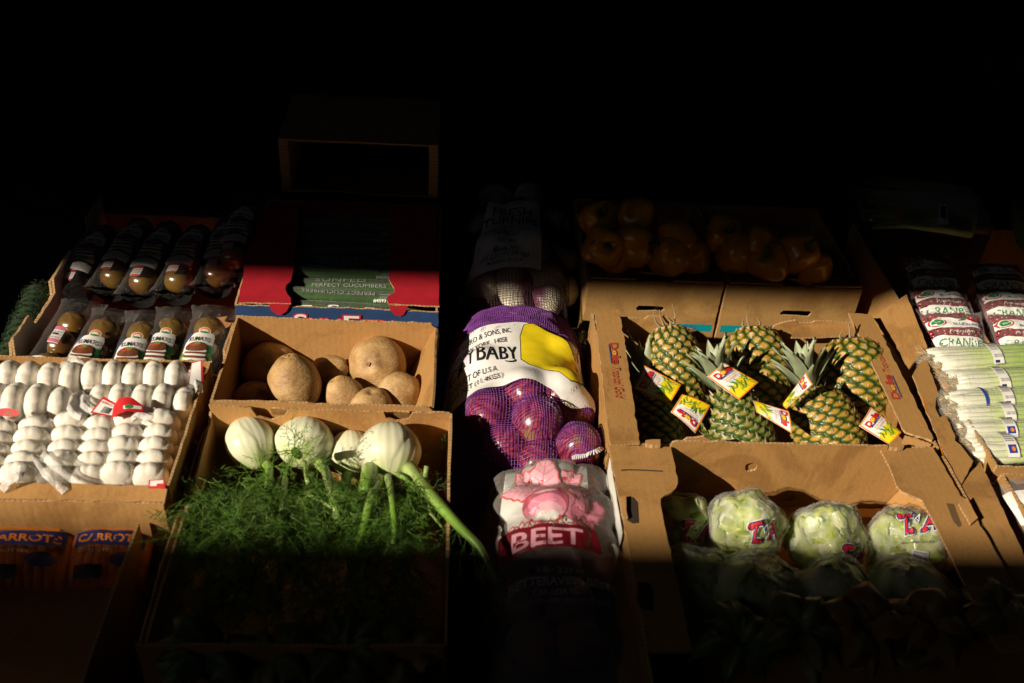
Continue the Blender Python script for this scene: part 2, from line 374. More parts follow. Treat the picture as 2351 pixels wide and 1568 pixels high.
# ------------------------------------------------------------------ the setting: pavement, stand, shop wall, and unseen light blockers added around the stand
GZ = -.52
M['pave'] = simple('pavement_concrete', (.10, .10, .10), .9, .25, 4, .4, 60)
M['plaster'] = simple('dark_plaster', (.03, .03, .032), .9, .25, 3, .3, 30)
M['canvas'] = simple('dark_blocker_canvas', (.02, .03, .025), .9, .2, 10, .2, 200)
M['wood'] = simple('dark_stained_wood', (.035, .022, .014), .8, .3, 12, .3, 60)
def slab(name, x0, x1, y0, y1, z0, z1, m, kind='structure', parent=None):
    mb = MB(); box_mb(mb, x0, x1, y0, y1, z0, z1); o = mb.build(name, M[m], parent, False)
    if kind: o['kind'] = kind
    return o
slab('pavement', -30, 30, -30, 30, GZ-.2, GZ, 'pave')
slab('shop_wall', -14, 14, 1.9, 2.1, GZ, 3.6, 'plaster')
# unseen awning and opposite wall, added and placed to leave one slot of sun
EA = .19; tA = 5.6; ya, za = EA+SUN.y*-tA, .2-SUN.z*tA
EB = -.468; tB = 7.4; yb, zb = EB-SUN.y*tB, .2-SUN.z*tB
aw = thing('added_shade_awning', 'unseen dark canvas awning added to shade the stand', 'awning', (0, 1.9, za+.5)); aw['kind'] = 'structure'
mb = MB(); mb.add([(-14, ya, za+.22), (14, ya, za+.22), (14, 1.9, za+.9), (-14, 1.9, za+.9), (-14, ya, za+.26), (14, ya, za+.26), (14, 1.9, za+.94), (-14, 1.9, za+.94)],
    [(3, 2, 1, 0), (4, 5, 6, 7), (0, 1, 5, 4), (1, 2, 6, 5), (2, 3, 7, 6), (3, 0, 4, 7)]); mb.build('shade_sheet', M['canvas'], aw, False)
mb = MB(); box_mb(mb, -14, 14, ya, ya+.02, za, za+.22); mb.build('shade_edge', M['canvas'], aw, False)
# unseen roof sheets added to cut sky light, but for one sun gap
for xa, xb in ((-14, -6.5), (-2.3, 14)):
    mb = MB(); mb.add([(xa, ya+.02, za+.27), (xb, ya+.02, za+.27), (xb, yb-.1, zb+.02), (xa, yb-.1, zb+.02), (xa, ya+.02, za+.31), (xb, ya+.02, za+.31), (xb, yb-.1, zb+.06), (xa, yb-.1, zb+.06)],
        [(3, 2, 1, 0), (4, 5, 6, 7), (0, 1, 5, 4), (1, 2, 6, 5), (2, 3, 7, 6), (3, 0, 4, 7)]); mb.build('added_sky_blocker', M['canvas'], None, False)['kind'] = 'structure'
slab('added_sun_blocker', -16, 16, yb-.3, yb, GZ, zb, 'plaster')  # unseen wall added to cast the lower shadow edge
slab('added_end_blocker', -14.2, -14, yb, 1.9, GZ, 4.4, 'plaster'); slab('added_end_blocker', 14, 14.2, yb, 1.9, GZ, 4.4, 'plaster')  # unseen end blocks added to keep out sky light
st = thing('display_stand', 'dark wooden stand carrying all the cartons and bags', 'stand', (0, 0, GZ))
for i in range(11):
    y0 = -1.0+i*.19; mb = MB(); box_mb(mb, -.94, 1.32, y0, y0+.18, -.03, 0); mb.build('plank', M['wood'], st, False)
for x in (-.88, 1.26):
    for y in (-.9, .95):
        mb = MB(); box_mb(mb, x-.035, x+.035, y-.035, y+.035, GZ, -.031); mb.build('leg', M['wood'], st, False)

# ------------------------------------------------------------------ cartons
E4 = M['edge']
# garlic carton: thick turned-over rim in front
gb = carton('garlic_carton', 'kraft carton packed with white garlic sleeves, left edge of the picture', -.93, -.524, -.385, -.083, .2)
panel('front_rim', gb, [(-.93, -.412, .196), (-.526, -.412, .196), (-.526, -.386, .203), (-.93, -.386, .203)], .004, M['card'])
panel('front_flap', gb, [(-.93, -.413, .095), (-.527, -.413, .095), (-.527, -.413, .195), (-.93, -.413, .195)], .004, M['card'], flip=True)
# rutabaga carton
rb = carton('rutabaga_carton', 'open kraft carton of brown rutabagas behind the fennel', -.505, -.134, -.187, .052, .2, outs={'f': [(0, 0), (1, 0), (1, .93), (.97, .985), (.4, 1), (0, 1.0)], 'b': [(0, 0), (1, 0), (1, .9), (.965, .99), (.96, 1), (0, 1)]}, skip=('r',))
panel('side_panel', rb, [(-.214, -.18, .01), (-.214, .046, .01), (-.136, .046, .195), (-.136, -.18, .2)], .004, M['card2'], flip=True, outline=[(0, 0), (1, 0), (1, .98), (.97, 1), (.25, .99), (0, .96)])
# fennel carton: back wall with two hand slots whose tabs are pushed through
sl_ = lambda c, w0, d: [(c-w0, 1), (c-w0+.006, 1-d), (c-w0*.4, 1-d*1.35), (c+w0*.7, 1-d*1.1), (c+w0, 1-d*.5), (c+w0*1.1, 1)]
fb = carton('fennel_carton', 'open kraft carton of fennel with feathery tops', -.503, -.112, -.66, -.199, .2, lean={'r': .004},
    outs={'b': [(0, 0), (1, 0), (1, 1)] + [(.845, 1), (.83, .93), (.78, .9), (.735, .93), (.72, .985)] + [(.33, .995), (.305, .92), (.25, .88), (.19, .92), (.17, 1.0)] + [(0, 1.02)],
          'r': [(0, 0), (1, 0), (1, 1), (.8, .99), (.6, .985), (.45, 1.0), (.2, .985), (0, .99)], 'l': [(0, 0), (1, 0), (1, .95), (.97, .88), (.7, .86), (.4, .87), (0, .84)]})
for c in (.285, .80):
    x = -.503+.391*c
    panel('slot_tab', fb, [(x-.016, -.197, .196), (x+.014, -.197, .196), (x+.014, -.186, .17), (x-.014, -.186, .172)], .003, M['card'], outline=[(0, 1), (.02, 0), (1, .1), (.95, 1)], warp=0)
panel('side_flap', fb, [(-.506, -.64, .09), (-.506, -.21, .09), (-.515, -.21, .165), (-.518, -.62, .16)], .003, M['card'], outline=[(0, 0), (1, 0), (1, .9), (.9, 1), (.5, .96), (.3, 1), (0, .9)])
# cucumber carton: red flaps, blue front
cb = thing('cucumber_carton', 'red and blue printed carton of long cucumbers, behind the rutabagas', 'carton', (-.325, .28, .002), 'produce cartons on the stand')
panel('front_panel', cb, [(-.515, .087, .002), (-.136, .087, .002), (-.136, .087, .199), (-.515, .087, .199)], .004, [M['bluecard'], E4], flip=True)
panel('back_panel', cb, [(-.515, .49, .002), (-.136, .49, .002), (-.136, .49, .199), (-.515, .49, .199)], .004, [M['redcard'], E4])
panel('side_panel', cb, [(-.515, .091, .002), (-.515, .486, .002), (-.515, .486, .199), (-.515, .091, .199)], .004, [M['redcard'], E4])
panel('side_panel', cb, [(-.136, .091, .002), (-.136, .486, .002), (-.136, .486, .199), (-.136, .091, .199)], .004, [M['redcard'], E4], flip=True)
panel('bottom_panel', cb, [(-.51, .092, .006), (-.14, .092, .006), (-.14, .485, .006), (-.51, .485, .006)], .004, [M['redcard'], E4])
z4 = lambda p: [((640+x/2.703)*.7653, (400+y/2.703)*.7653) for x, y in p]
pxpanel('top_flap', cb, z4([(196, 1381), (440, 1384), (630, 1390), (628, 1345), (603, 1312), (583, 1275), (590, 1240), (632, 1205), (645, 1160), (700, 620), (330, 620), (245, 1160)]), .2, .003, [M['redcard'], E4])
pxpanel('top_flap', cb, z4([(1830, 1410), (1580, 1400), (1425, 1393), (1405, 1360), (1412, 1338), (1470, 1295), (1470, 1262), (1432, 1215), (1422, 1160), (1430, 625), (1800, 620), (1830, 1150)]), .2, .003, [M['redcard'], E4])
for pts in ([(448, 1384), (470, 1440), (510, 1472), (550, 1478), (590, 1450), (606, 1420), (622, 1390)], [(1427, 1398), (1438, 1440), (1470, 1480), (1510, 1492), (1545, 1475), (1570, 1430), (1578, 1404)]):
    w3 = [aty(x, y, .0815) for x, y in z4(pts)]
    xs = [p.x for p in w3]; zs = [p.z for p in w3]
    panel('tuck_tab', cb, [(min(xs), .0835, min(zs)), (max(xs), .0835, min(zs)), (max(xs), .0835, max(zs)), (min(xs), .0835, max(zs))], .0025, [M['redcard'], E4],
        outline=[((p.x-min(xs))/(max(xs)-min(xs)), (p.z-min(zs))/(max(zs)-min(zs))) for p in w3], flip=True, warp=0)
d = Decal()
f0 = aty(676, 730, .0868); x0 = f0.x; x1 = aty(905, 733, .0868).x; L = x1-x0
for ik, bo in (('red', .045), ('white', 0)):
    for ch, a, b, h in (('S', 0, .125, 1), ('U', .15, .28, .74), ('N', .31, .46, .74), ('F', .50, .645, 1), ('E', .68, .79, .74), ('D', .82, .95, .74)):
        d.text(ch, a, 0, b, h, ik, bold=bo+.01)
    d.text('®', .965, .62, 1, .14, ik, bold=bo)
zt = aty(680, 720, .0868).z
d.build('print', cb, quadmap([(x0, .0868, zt-.034), (x1, .0868, zt-.034), (x1, .0868, zt), (x0, .0868, zt)], (0, -1, 0)))
# dark carton standing open on its side behind the cucumbers
lid = thing('upended_carton', 'dark carton standing on its side, open to the front, above the cucumbers', 'carton', (-.34, .6, .2), 'produce cartons on the stand')
q = [aty(650, 470, .52), aty(1003, 478, .52), aty(1000, 326, .52), aty(648, 326, .52)]
X0, X1, Zb, Zt = q[0].x, q[1].x, .204, q[2].z
Zt = aty(820, 326, .52).z
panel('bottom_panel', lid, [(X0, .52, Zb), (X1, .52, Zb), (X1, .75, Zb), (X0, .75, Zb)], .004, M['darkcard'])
panel('top_panel', lid, [(X0, .52, Zt), (X1, .52, Zt), (X1, .75, Zt), (X0, .75, Zt)], .004, M['card'], flip=True)
panel('side_panel', lid, [(X0, .521, Zb+.004), (X0, .75, Zb+.004), (X0, .75, Zt-.005), (X0, .521, Zt-.005)], .02, M['card'])
panel('side_panel', lid, [(X1, .521, Zb+.004), (X1, .75, Zb+.004), (X1, .75, Zt-.005), (X1, .521, Zt-.005)], .02, M['card'], flip=True)
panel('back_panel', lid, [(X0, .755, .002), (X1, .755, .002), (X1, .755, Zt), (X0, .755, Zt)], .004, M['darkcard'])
mb = MB(); box_mb(mb, X0, X1, .53, .75, .002, .202); tag(mb.build('support_crate', M['wood'], None, False), 'dark crate holding up the upended carton', 'crate')
# tomato carton with white printed stepped sides
tb = carton('tomato_carton', 'low carton with white stepped sides holding sleeved dark tomatoes', -.865, -.503, -.072, .47, .16, skip=('l', 'r'))
stp = [(0, 0), (1, 0), (1, 1.0), (.86, 1.02), (.84, .9), (.62, .93), (.60, 1.0), (.42, 1.0), (.40, .86), (.2, .88), (.18, 1.02), (.04, 1.05), (0, .8)]
panel('side_panel', tb, [(-.865, -.068, .002), (-.865, .466, .002), (-.868, .466, .2), (-.868, -.068, .2)], .004, [M['whitecard'], E4], outline=stp)
panel('side_liner', tb, [(-.872, -.068, .002), (-.872, .466, .002), (-.877, .466, .19), (-.877, -.068, .19)], .004, M['card'], outline=stp)
panel('side_panel', tb, [(-.503, -.068, .002), (-.503, .466, .002), (-.507, .466, .19), (-.507, -.068, .19)], .004, [M['whitecard'], E4], outline=stp, flip=True)
# pepper cartons
for i, (xa, xb) in enumerate(((.170, .455), (.463, .752))):
    pb = carton('pepper_carton', ('kraft carton of yellow peppers with teal band, left one of the dim pair', 'kraft carton of yellow peppers with teal band, right one of the dim pair')[i], xa, xb, .258, .6, .170, mat='card3',
        holes={'f': [[(.38 if i == 0 else .44, .60), (.40 if i == 0 else .46, .56), (.58 if i == 0 else .66, .56), (.60 if i == 0 else .68, .60), (.58 if i == 0 else .66, .64), (.40 if i == 0 else .46, .64)]]},
        lean={'l': -.002})
    d = Decal(); d.rect(0.02, 0, .98, .095, 'teal')
    if i == 0: d.text('WINDSET', .06, .022, .5, .05, 'cardblue', .01); d.text('FARMS', .58, .022, .92, .05, 'cardblue', .01)
    if i == 0: d.items = d.items[:1]; d.text('ENS', .62, .02, .86, .06, 'cardblue', .02)
    else: d.ell(.45, .03, .12, .08, 'cardblue'); d.ell(.45, .03, .1, .065, 'teal'); d.rrect(.55, .005, .72, .12, .02, 'white'); d.ell(.6, .07, .02, .035, 'red')
    zb0 = aty(1650, 752, .257).z
    d.build('print', pb, quadmap([(xa, .2574, zb0-.012), (xb, .2574, zb0-.012), (xb, .2574, zb0+.188), (xa, .2574, zb0+.188)], (0, -1, 0)))
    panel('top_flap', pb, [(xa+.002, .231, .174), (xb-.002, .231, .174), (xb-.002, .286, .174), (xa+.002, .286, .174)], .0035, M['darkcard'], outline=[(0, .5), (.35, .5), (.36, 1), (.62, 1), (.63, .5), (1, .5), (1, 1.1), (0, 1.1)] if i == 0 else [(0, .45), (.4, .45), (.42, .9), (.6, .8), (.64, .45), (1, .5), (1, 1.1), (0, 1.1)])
# pineapple carton
pc = carton('pineapple_carton', 'kraft carton printed Dole Tropical Gold, full of pineapples', .157, .708, -.255, .103, .196, mat='card2',
    outs={'b': [(0, 0), (1, 0), (1, 1), (.80, 1), (.79, .97), (.74, .97), (.73, 1.0), (.69, .98), (.66, .93), (.62, .74), (.56, .68), (.32, .68), (.30, .92), (.27, 1), (.20, 1), (.19, .96), (.1, .97), (.08, 1), (0, 1)],
          'f': [(0, 0), (1, 0), (1, 1), (.79, .99), (.74, 1.0), (.72, .93), (.68, .9), (.32, .9), (.30, 1.02), (.27, 1.06), (.22, 1.04), (.2, .97), (0, .98)]})
pz = lambda p: [((1760+x/2.218)*.7653, (900+y/2.218)*.7653) for x, y in p]
LF = pz([(52, 92), (218, 74), (350, 965), (165, 975), (150, 940)]); RF = pz([(1735, 95), (1885, 105), (1960, 240), (2305, 935), (2290, 945), (2112, 890)])
pxpanel('rim_flange', pc, LF, .2, .004, M['card2']); pxpanel('rim_flange', pc, RF, .2, .004, M['card2'])
pxpanel('corner_flap', pc, pz([(1445, 120), (1735, 100), (1835, 300), (1760, 330), (1360, 235), (1390, 170)]), [.2, .2, .15, .15, .19, .2], .003, M['card2'])
# flange ends folded down in front
for q in ([pz([(150, 975)])[0], pz([(352, 968)])[0]], [pz([(2112, 895)])[0], pz([(2290, 950)])[0]]):
    a, b = at(*q[0], .2), at(*q[1], .2)
    panel('flange_end', pc, [(a.x, a.y-.002, .15), (b.x, b.y-.002, .15), (b.x, b.y-.002, .199), (a.x, a.y-.002, .199)], .003, M['card2'], flip=True)
def dole(d, x0, y0, x1, h, red='red', blue='blue', yel='yellow', org='orange', bar=True):
    L = x1-x0; d.text('D', x0, y0, x0+.30*L, h, red, .03)
    d.text('l', x0+.64*L, y0, x0+.71*L, h*1.02, red, .03); d.text('e', x0+.74*L, y0, x1, h, red, .03)
    d.ell(x0+.47*L, y0+h*.36, .17*L, h*.36, org, n=26, jag=.16); d.ell(x0+.47*L, y0+h*.36, .12*L, h*.25, yel); d.ell(x0+.47*L, y0+h*.36, .035*L, h*.075, red, n=8)
    if bar: d.rect(x0+.05*L, y0-.26*h, x1-.02*L, y0-.12*h, blue)
    return d
d = Decal(); dole(d, 0.02, .35, .40, .48, 'cardred', 'cardblue', 'cardyellow', 'cardred'); d.text('Tropical Gold', .46, .22, 1.0, .5, 'cardred', 0, .5)
q = [at(x, y, .2045) for x, y in pz([(118, 283), (165, 664), (290, 664), (222, 280)])]     # reads down the flange
d.build('print', pc, quadmap(q, (0, 0, 1)))
d = Decal(); dole(d, 0.02, .35, .42, .48, 'cardred', 'cardblue', 'cardyellow', 'cardred'); d.text('Tropical Gold', .47, .3, .98, .42, 'cardred', 0, .5)
q = [at(x, y, .2045) for x, y in pz([(2130, 668), (1962, 290), (1860, 290), (2020, 668)])]
d.build('print', pc, quadmap(q, (0, 0, 1)))
# lettuce carton
lc = carton('lettuce_carton', 'open kraft carton of wrapped lettuce heads, lower right of the stand', .152, .71, -.86, -.268, .197, mat='card2', floor=.055,
    outs={'b': [(0, 0), (1, 0), (1, .93), (.832, .94), (.826, 1.02), (.82, 1.075), (.19, 1.075), (.176, 1.06), (.172, .98), (.165, .95), (0, .95)],
          'l': [(0, 0), (1, 0), (1, 1), (0, 1)]},
    holes={'b': [[(c+.019*math.cos(k*math.pi/8), e+.055*math.sin(k*math.pi/8)) for k in range(16)] for c, e in ((.43, .80), (.577, .44), (.255, .45))]})
lz = lambda p: [((1800+x/2.027)*.7653, (1300+y/2.027)*.7653) for x, y in p]
# rim flanges with the curved cut-out and painted hand slots
slot = lambda cx, cy, rx, ry: None
lf = pxpanel('rim_flange', lc, lz([(50, 85), (428, 95), (440, 150), (452, 210), (470, 310), (462, 345), (425, 368), (385, 385), (366, 410), (368, 460), (430, 760), (560, 1340), (300, 1340), (110, 400)]), .2, .004, M['card2'])
rf = pxpanel('rim_flange', lc, lz([(1700, 108), (2020, 95), (2190, 390), (2215, 405), (2500, 900), (2800, 1340), (2420, 1340), (1985, 470), (1955, 420), (1900, 390), (1830, 365), (1800, 330), (1770, 240)]), .2, .004, M['card2'])
for nm, pts, mt in (('dark_slot_patch', [(152, 395), (200, 388), (228, 420), (236, 545), (200, 550), (165, 530)], 'black'), ('dark_slot_patch', [(230, 910), (290, 905), (320, 940), (328, 1080), (260, 1075), (225, 1020)], 'black'), ('dark_slot_patch', [(2105, 425), (2150, 430), (2200, 560), (2180, 572), (2150, 540)], 'pencil')):  # slots are flat dark patches, the shade of a hole put into colour
    d = Decal(); d.poly([(0, 0)]*0 or [(p.x, p.y) for p in [at(x, y, .2045) for x, y in lz(pts)]], mt)
    d.build(nm, lc, lambda a, b, h: V((a, b, .2042+h)), mats={'black': M['wood'], 'pencil': M['darkcard']})
for pts in ([(118, 395), (155, 392), (168, 520), (140, 520)], [(2180, 440), (2225, 400), (2290, 525), (2250, 565)]):
    pxpanel('slot_tab', lc, lz(pts), .208, .004, M['card'])
for pts in ([(275, 62), (360, 60), (362, 92), (275, 90)], [(1755, 82), (1840, 85), (1842, 108), (1755, 105)]):
    pxpanel('corner_tab', lc, lz(pts), .206, .008, M['card'])
pxpanel('inner_flap', lc, lz([(1000, 462), (1765, 468), (1782, 500), (1760, 525), (1590, 515), (1560, 470)]), .075, .004, M['card'])
panel('inner_flap', lc, [(.64, -.46, .065), (.64, -.275, .065), (.70, -.275, .19), (.70, -.46, .19)], .004, M['card'], flip=True)
d = Decal(); d.line([(p.x, p.y) for p in [at(x, y, .2045) for x, y in lz([(128, 226), (170, 222), (250, 224), (380, 231)])]], .003, 'pencil'); d.build('pen_mark', lc, lambda a, b, h: V((a, b, .2042+h)))
a0, a1, a2, a3 = [at(x, y, z) for (x, y), z in zip(lz([(60, 160), (118, 395), (112, 540), (52, 235)]), (.195, .195, .14, .14))]
panel('side_label', lc, [(.1485, -.45, .10), (.1485, -.29, .10), (.1485, -.29, .19), (.1485, -.45, .19)], .0008, [M['whitecard'], M['whitecard']], flip=True, warp=0)
d = Decal(); d.text('ine', 0, .3, 1, .5, 'cardred', .02, .3); hp = aty(*lz([(1370, 327)])[0], -.26)
d.build('print', lc, quadmap([(hp.x-.011, -.2555, hp.z-.012), (hp.x+.011, -.2555, hp.z-.012), (hp.x+.011, -.2555, hp.z+.010), (hp.x-.011, -.2555, hp.z+.010)], (0, -1, 0)))
panel('hole_backing', lc, [(.2, -.2645, .05), (.65, -.2645, .05), (.65, -.2645, .2), (.2, -.2645, .2)], .001, M['card2'], warp=0)
# right-hand cartons
z6 = lambda p: [((2540+x/2.613)*.7653, (500+y/2.613)*.7653) for x, y in p]
z7 = lambda p: [((2640+x/2.24)*.7653, (1000+y/2.24)*.7653) for x, y in p]
cc = carton('cranberry_carton', 'kraft carton of bagged cranberries at the right edge', .80, 1.3, .02, .5, .19, mat='card2')
fa = [at(x, y, z) for (x, y), z in zip(z6([(480, 1605), (635, 1420), (470, 1010), (210, 1190)]), (.17, .195, .195, .17))]
panel('side_flap', cc, fa, .004, M['card2'])
fl2 = [at(x, y, .18) for x, y in z6([(1050, 1430), (1215, 1425), (1040, 1020), (1000, 980)])]
panel('divider', cc, [(fl2[0].x+.01, .03, .10), (fl2[1].x, .03, .165), (fl2[1].x, .35, .165), (fl2[0].x+.01, .35, .10)], .004, M['card2'])
sc = carton('green_onion_carton', 'kraft carton of wrapped green onions at the right edge', .80, 1.3, -.285, .012, .185, mat='card2')
pxpanel('side_flap', sc, z7([(215, 292), (272, 195), (308, 188), (392, 430), (372, 450), (370, 520), (395, 575), (432, 560), (460, 615), (495, 700), (500, 735), (535, 760), (618, 870), (537, 1040), (395, 742)]), [.19]*15, .004, M['card2'])
for pts in ([(275, 415), (290, 430), (322, 560), (300, 500)], [(395, 745), (405, 755), (432, 835), (418, 815)]):
    d = Decal(); d.poly([(p.x, p.y) for p in [at(x, y, .1945) for x, y in z7(pts)]], 'orange'); d.build('orange_mark', sc, lambda a, b, h: V((a, b, .1942+h)))
rc = carton('far_right_carton', 'kraft carton with a clear bag inside, lower right corner', .80, 1.3, -.75, -.30, .185, mat='card2')
pxpanel('side_flap', rc, z7([(537, 1042), (655, 882), (668, 868), (1150, 1900), (1000, 1950), (760, 1570), (645, 1340), (680, 1255), (600, 1115), (575, 1120)]), .19, .004, M['card2'])
# carrot carton
kc = carton('carrot_carton', 'shaded kraft carton of bagged carrots below the garlic', -.93, -.565, -.80, -.42, .165, outs={'b': [(0, 0), (1, 0), (1, .62), (0, .62)]})
# ------------------------------------------------------------------ garlic sleeves
M['garlic'] = simple('garlic_skin', (.88, .83, .74), .55, .09, 45, .12, 90, sss=.15)
M['sleeve'] = film('white_net_sleeve', milk=.10, milkcol=(.85, .84, .8), rough=.5, bump=.25, bs=160, refl=.3)
M['tail'] = film('twisted_sleeve_end', milk=.5, milkcol=(.85, .84, .82), rough=.35, bump=.8, bs=70, refl=.3)
def garlic_bulb(seed):
    rnd = random.Random(seed); ph = rnd.random()*6; n = rnd.choice((5, 6, 7)); k = rnd.uniform(.045, .08)
    def f(d, th, z):
        s = math.sqrt(max(0, 1-z*z))
        lob = 1.02 - (.05+k)*(1-abs(math.sin(n*th/2+ph+.35*math.sin(th))))**3*min(1, s*1.4) + .03*N3(d.x*2.5+seed, d.y*2.5, d.z*2.5)
        r = .0298*s**.72*lob
        zz = .0215*z*(1-.10*(1-s)) 
        return V((r*math.cos(th), r*math.sin(th), zz))
    return blob(56, 24, f)
BULBS = [garlic_bulb(i*3.1) for i in range(6)]
BULB_ME = []
def sleeve(p0, p1, label, n=5, tails=(1, 1), r=1.0, seed=0, group='garlic sleeves in the carton'):
    rnd = random.Random(seed); p0, p1 = V(p0), V(p1); ax = (p1-p0); L = ax.length; ax.normalize(); m = frame_m(ax, (0, 0, 1)); st = L/n
    t = thing('garlic_sleeve', label, 'garlic', ((p0.x+p1.x)/2, (p0.y+p1.y)/2, .15), group)
    sk = st/.0430; prof = []; cs = []
    for i in range(n):
        c = p0+ax*(st*(i+.5)) + V((rnd.uniform(-.002, .002), rnd.uniform(-.002, .002), rnd.uniform(-.003, .002))); k = r*rnd.uniform(.95, 1.07); cs.append((c, k))
        vs, fs = BULBS[rnd.randrange(6)]; rot = Matrix.Rotation(rnd.random()*6, 3, 'Z'); til = Matrix.Rotation(rnd.uniform(-.07, .07), 3, 'X')
        mesh('bulb', [c+m@(til@(rot@V((v.x*k, v.y*k, v.z*sk*1.04)))) for v in vs], fs, M['garlic'], t)
    vs = []; fs = []; NS = n*10+8; NU = 24; lo = -.012
    for j in range(NS+1):
        s = lo + (L+.024)*j/NS; rr = .007; cc = p0+ax*s
        for c, k in cs:
            x = (s-(c-p0).dot(ax))/(.0235*sk)
            rr = max(rr, .0302*k*max(0, 1-abs(x)**2.4)**.5 if abs(x) < 1 else 0)
        rr = max(rr, .019 if .01 < s < L-.01 else .006)
        i0 = min(range(n), key=lambda i: abs((cs[i][0]-p0).dot(ax)-s)); off = cs[i0][0]-(p0+ax*(cs[i0][0]-p0).dot(ax))
        for u in range(NU):
            a = 2*math.pi*u/NU; w = rr*(1.02+.02*N3(s*90, a*2, seed)); vs.append(cc+off*.7+m@V((w*math.cos(a), w*math.sin(a), 0)))
    for j in range(NS):
        for u in range(NU): fs.append((j*NU+u, j*NU+(u+1) % NU, (j+1)*NU+(u+1) % NU, (j+1)*NU+u))
    mesh('net_sleeve', vs, fs, M['sleeve'], t)
    return t
def ribbon(name, parent, pts, wid, m, seed=0, fold=.5):
    """crumpled strip of film along pts"""
    pts = [V(p) for p in pts]; K = len(pts); vs = []; fs = []; NU = 9; NS = 14
    for j in range(NS+1):
        q = j/NS*(K-1); i = min(int(q), K-2); p = pts[i].lerp(pts[i+1], q-i); tn = (pts[i+1]-pts[i]).normalized(); sd = tn.cross(V((0, 0, 1)))
        sd = sd.normalized() if sd.length > .1 else V((1, 0, 0)); up = sd.cross(tn); ww = wid[i]*(1-(q-i))+wid[i+1]*(q-i)
        for u in range(NU):
            a = u/(NU-1)-.5; vs.append(p+sd*(a*ww)+up*(ww*fold*(.35*math.sin(a*11+seed+j*.15)+.25*N3(a*4, j*.3, seed))))
    for j in range(NS):
        for u in range(NU-1): fs.append((j*NU+u, j*NU+u+1, (j+1)*NU+u+1, (j+1)*NU+u))
    return mesh(name, vs, fs, m, parent)
GZ_ = .185
hp = lambda x, y, z=GZ_: at(x, y, z)
s1 = sleeve(hp(192, 868), hp(428, 872), 'garlic sleeve lying crosswise in the back right corner, touching the carton back', seed=1)
s2 = sleeve(hp(205, 922), hp(448, 930), 'crosswise garlic sleeve in the second row on the right, above the red tags', r=1.06, seed=2)
s3 = sleeve(hp(-52, 862), hp(188, 876), 'crosswise garlic sleeve in the back row at the left edge', seed=3)
s4 = sleeve(hp(-85, 918), hp(165, 932), 'crosswise garlic sleeve in the second row at the left edge', seed=4, r=1.05)
s5 = sleeve(hp(372, 962), hp(345, 1112), 'lengthwise garlic sleeve farthest right in front, a small red tag at its foot', seed=5, r=.94)
s6 = sleeve(hp(296, 962), hp(270, 1112), 'lengthwise garlic sleeve second from the right in front, under the shiny red tag', seed=6, r=.94)
s7 = sleeve(hp(236, 970), hp(203, 1114), 'lengthwise garlic sleeve third from the right in front', seed=7, r=.92)
s8 = sleeve(hp(168, 964), hp(128, 1114), 'lengthwise garlic sleeve fourth from the right in front, partly under film', seed=8, r=.92)
s9 = sleeve(hp(90, 974), hp(40, 1112), 'lengthwise garlic sleeve second from the left edge in front', seed=9, r=.92)
s10 = sleeve(hp(10, 982), hp(-40, 1112), 'lengthwise garlic sleeve cut by the left edge in front', seed=10, r=.92)
s11 = sleeve(hp(425, 945, .145), hp(385, 1105, .145), 'shaded lower garlic sleeve against the right wall of the carton', seed=11)
# film ends and tags
ribbon('sleeve_tail', s1, [hp(428, 868, .19), hp(440, 850, .205), hp(450, 900, .205)], (.012, .03, .022), M['tail'], 1)
ribbon('sleeve_tail', s1, [hp(195, 868, .19), hp(178, 840, .205), hp(150, 828, .21)], (.01, .026, .04), M['tail'], 2)
ribbon('sleeve_tail', s2, [hp(205, 922, .19), hp(185, 905, .21), hp(178, 935, .215), hp(200, 950, .215)], (.012, .03, .035, .03), M['tail'], 3)
ribbon('sleeve_tail', s6, [hp(296, 962, .2), hp(315, 945, .215), hp(345, 955, .212)], (.015, .02, .03), M['tail'], 5)
ribbon('sleeve_tail', s8, [hp(165, 1118, .205), hp(125, 1080, .222), hp(95, 1042, .225)], (.034, .036, .03), M['tail'], 4, .25)
ribbon('sleeve_tail', s9, [hp(40, 1105, .205), hp(50, 1085, .222), hp(15, 1100, .215), hp(0, 1118, .205)], (.03, .034, .034, .03), M['tail'], 7, .3)
def ptag(name, parent, quad, z, draw, nrm=None, grid=(.2, .2), bend=0):
    q = [at(x, y, zz) for (x, y), zz in zip(quad, z)]
    d = Decal(); draw(d); A, B, C, D = q; n = (B-A).cross(D-A).normalized()
    if n.dot(CAM-A) < 0: n = -n
    def fn(a, b, h): return (A*(1-a)+B*a)*(1-b)+(D*(1-a)+C*a)*b + n*(h+bend*math.sin(a*math.pi))
    return d.build(name, parent, fn, grid)
def redtag(d): d.rect(0, 0, 1, 1, 'red'); d.rect(.07, .08, .93, .86, 'white'); d.rect(.3, .1, .7, .6, 'offwhite'); [d.rect(.33+k*.05, .12, .355+k*.05, .55, 'black') for k in range(7)]; d.text('GARLIC', .12, .66, .6, .12, 'red', .02)
ptag('tag', s2, [(207, 948), (268, 958), (283, 936), (238, 910)], (.215, .215, .222, .225), redtag)
ptag('tag', s1, [(430, 905), (468, 880), (464, 826), (440, 832)], (.2, .2, .225, .22), lambda d: (d.rect(0, 0, 1, 1, 'red'), d.rect(.04, .04, .84, .96, 'white')))
def shiny(d):
    d.poly([(0, 0), (.5, .15), (1, .1), (1, .55), (.7, .95), (.3, 1), (.08, .6)], 'red'); d.rect(.42, .3, .95, .5, 'white'); d.ell(.6, .42, .13, .12, 'green')
ptag('tag', s6, [(256, 962), (330, 952), (330, 916), (256, 918)], (.215, .222, .228, .225), shiny, grid=(.1, .2), bend=.008)
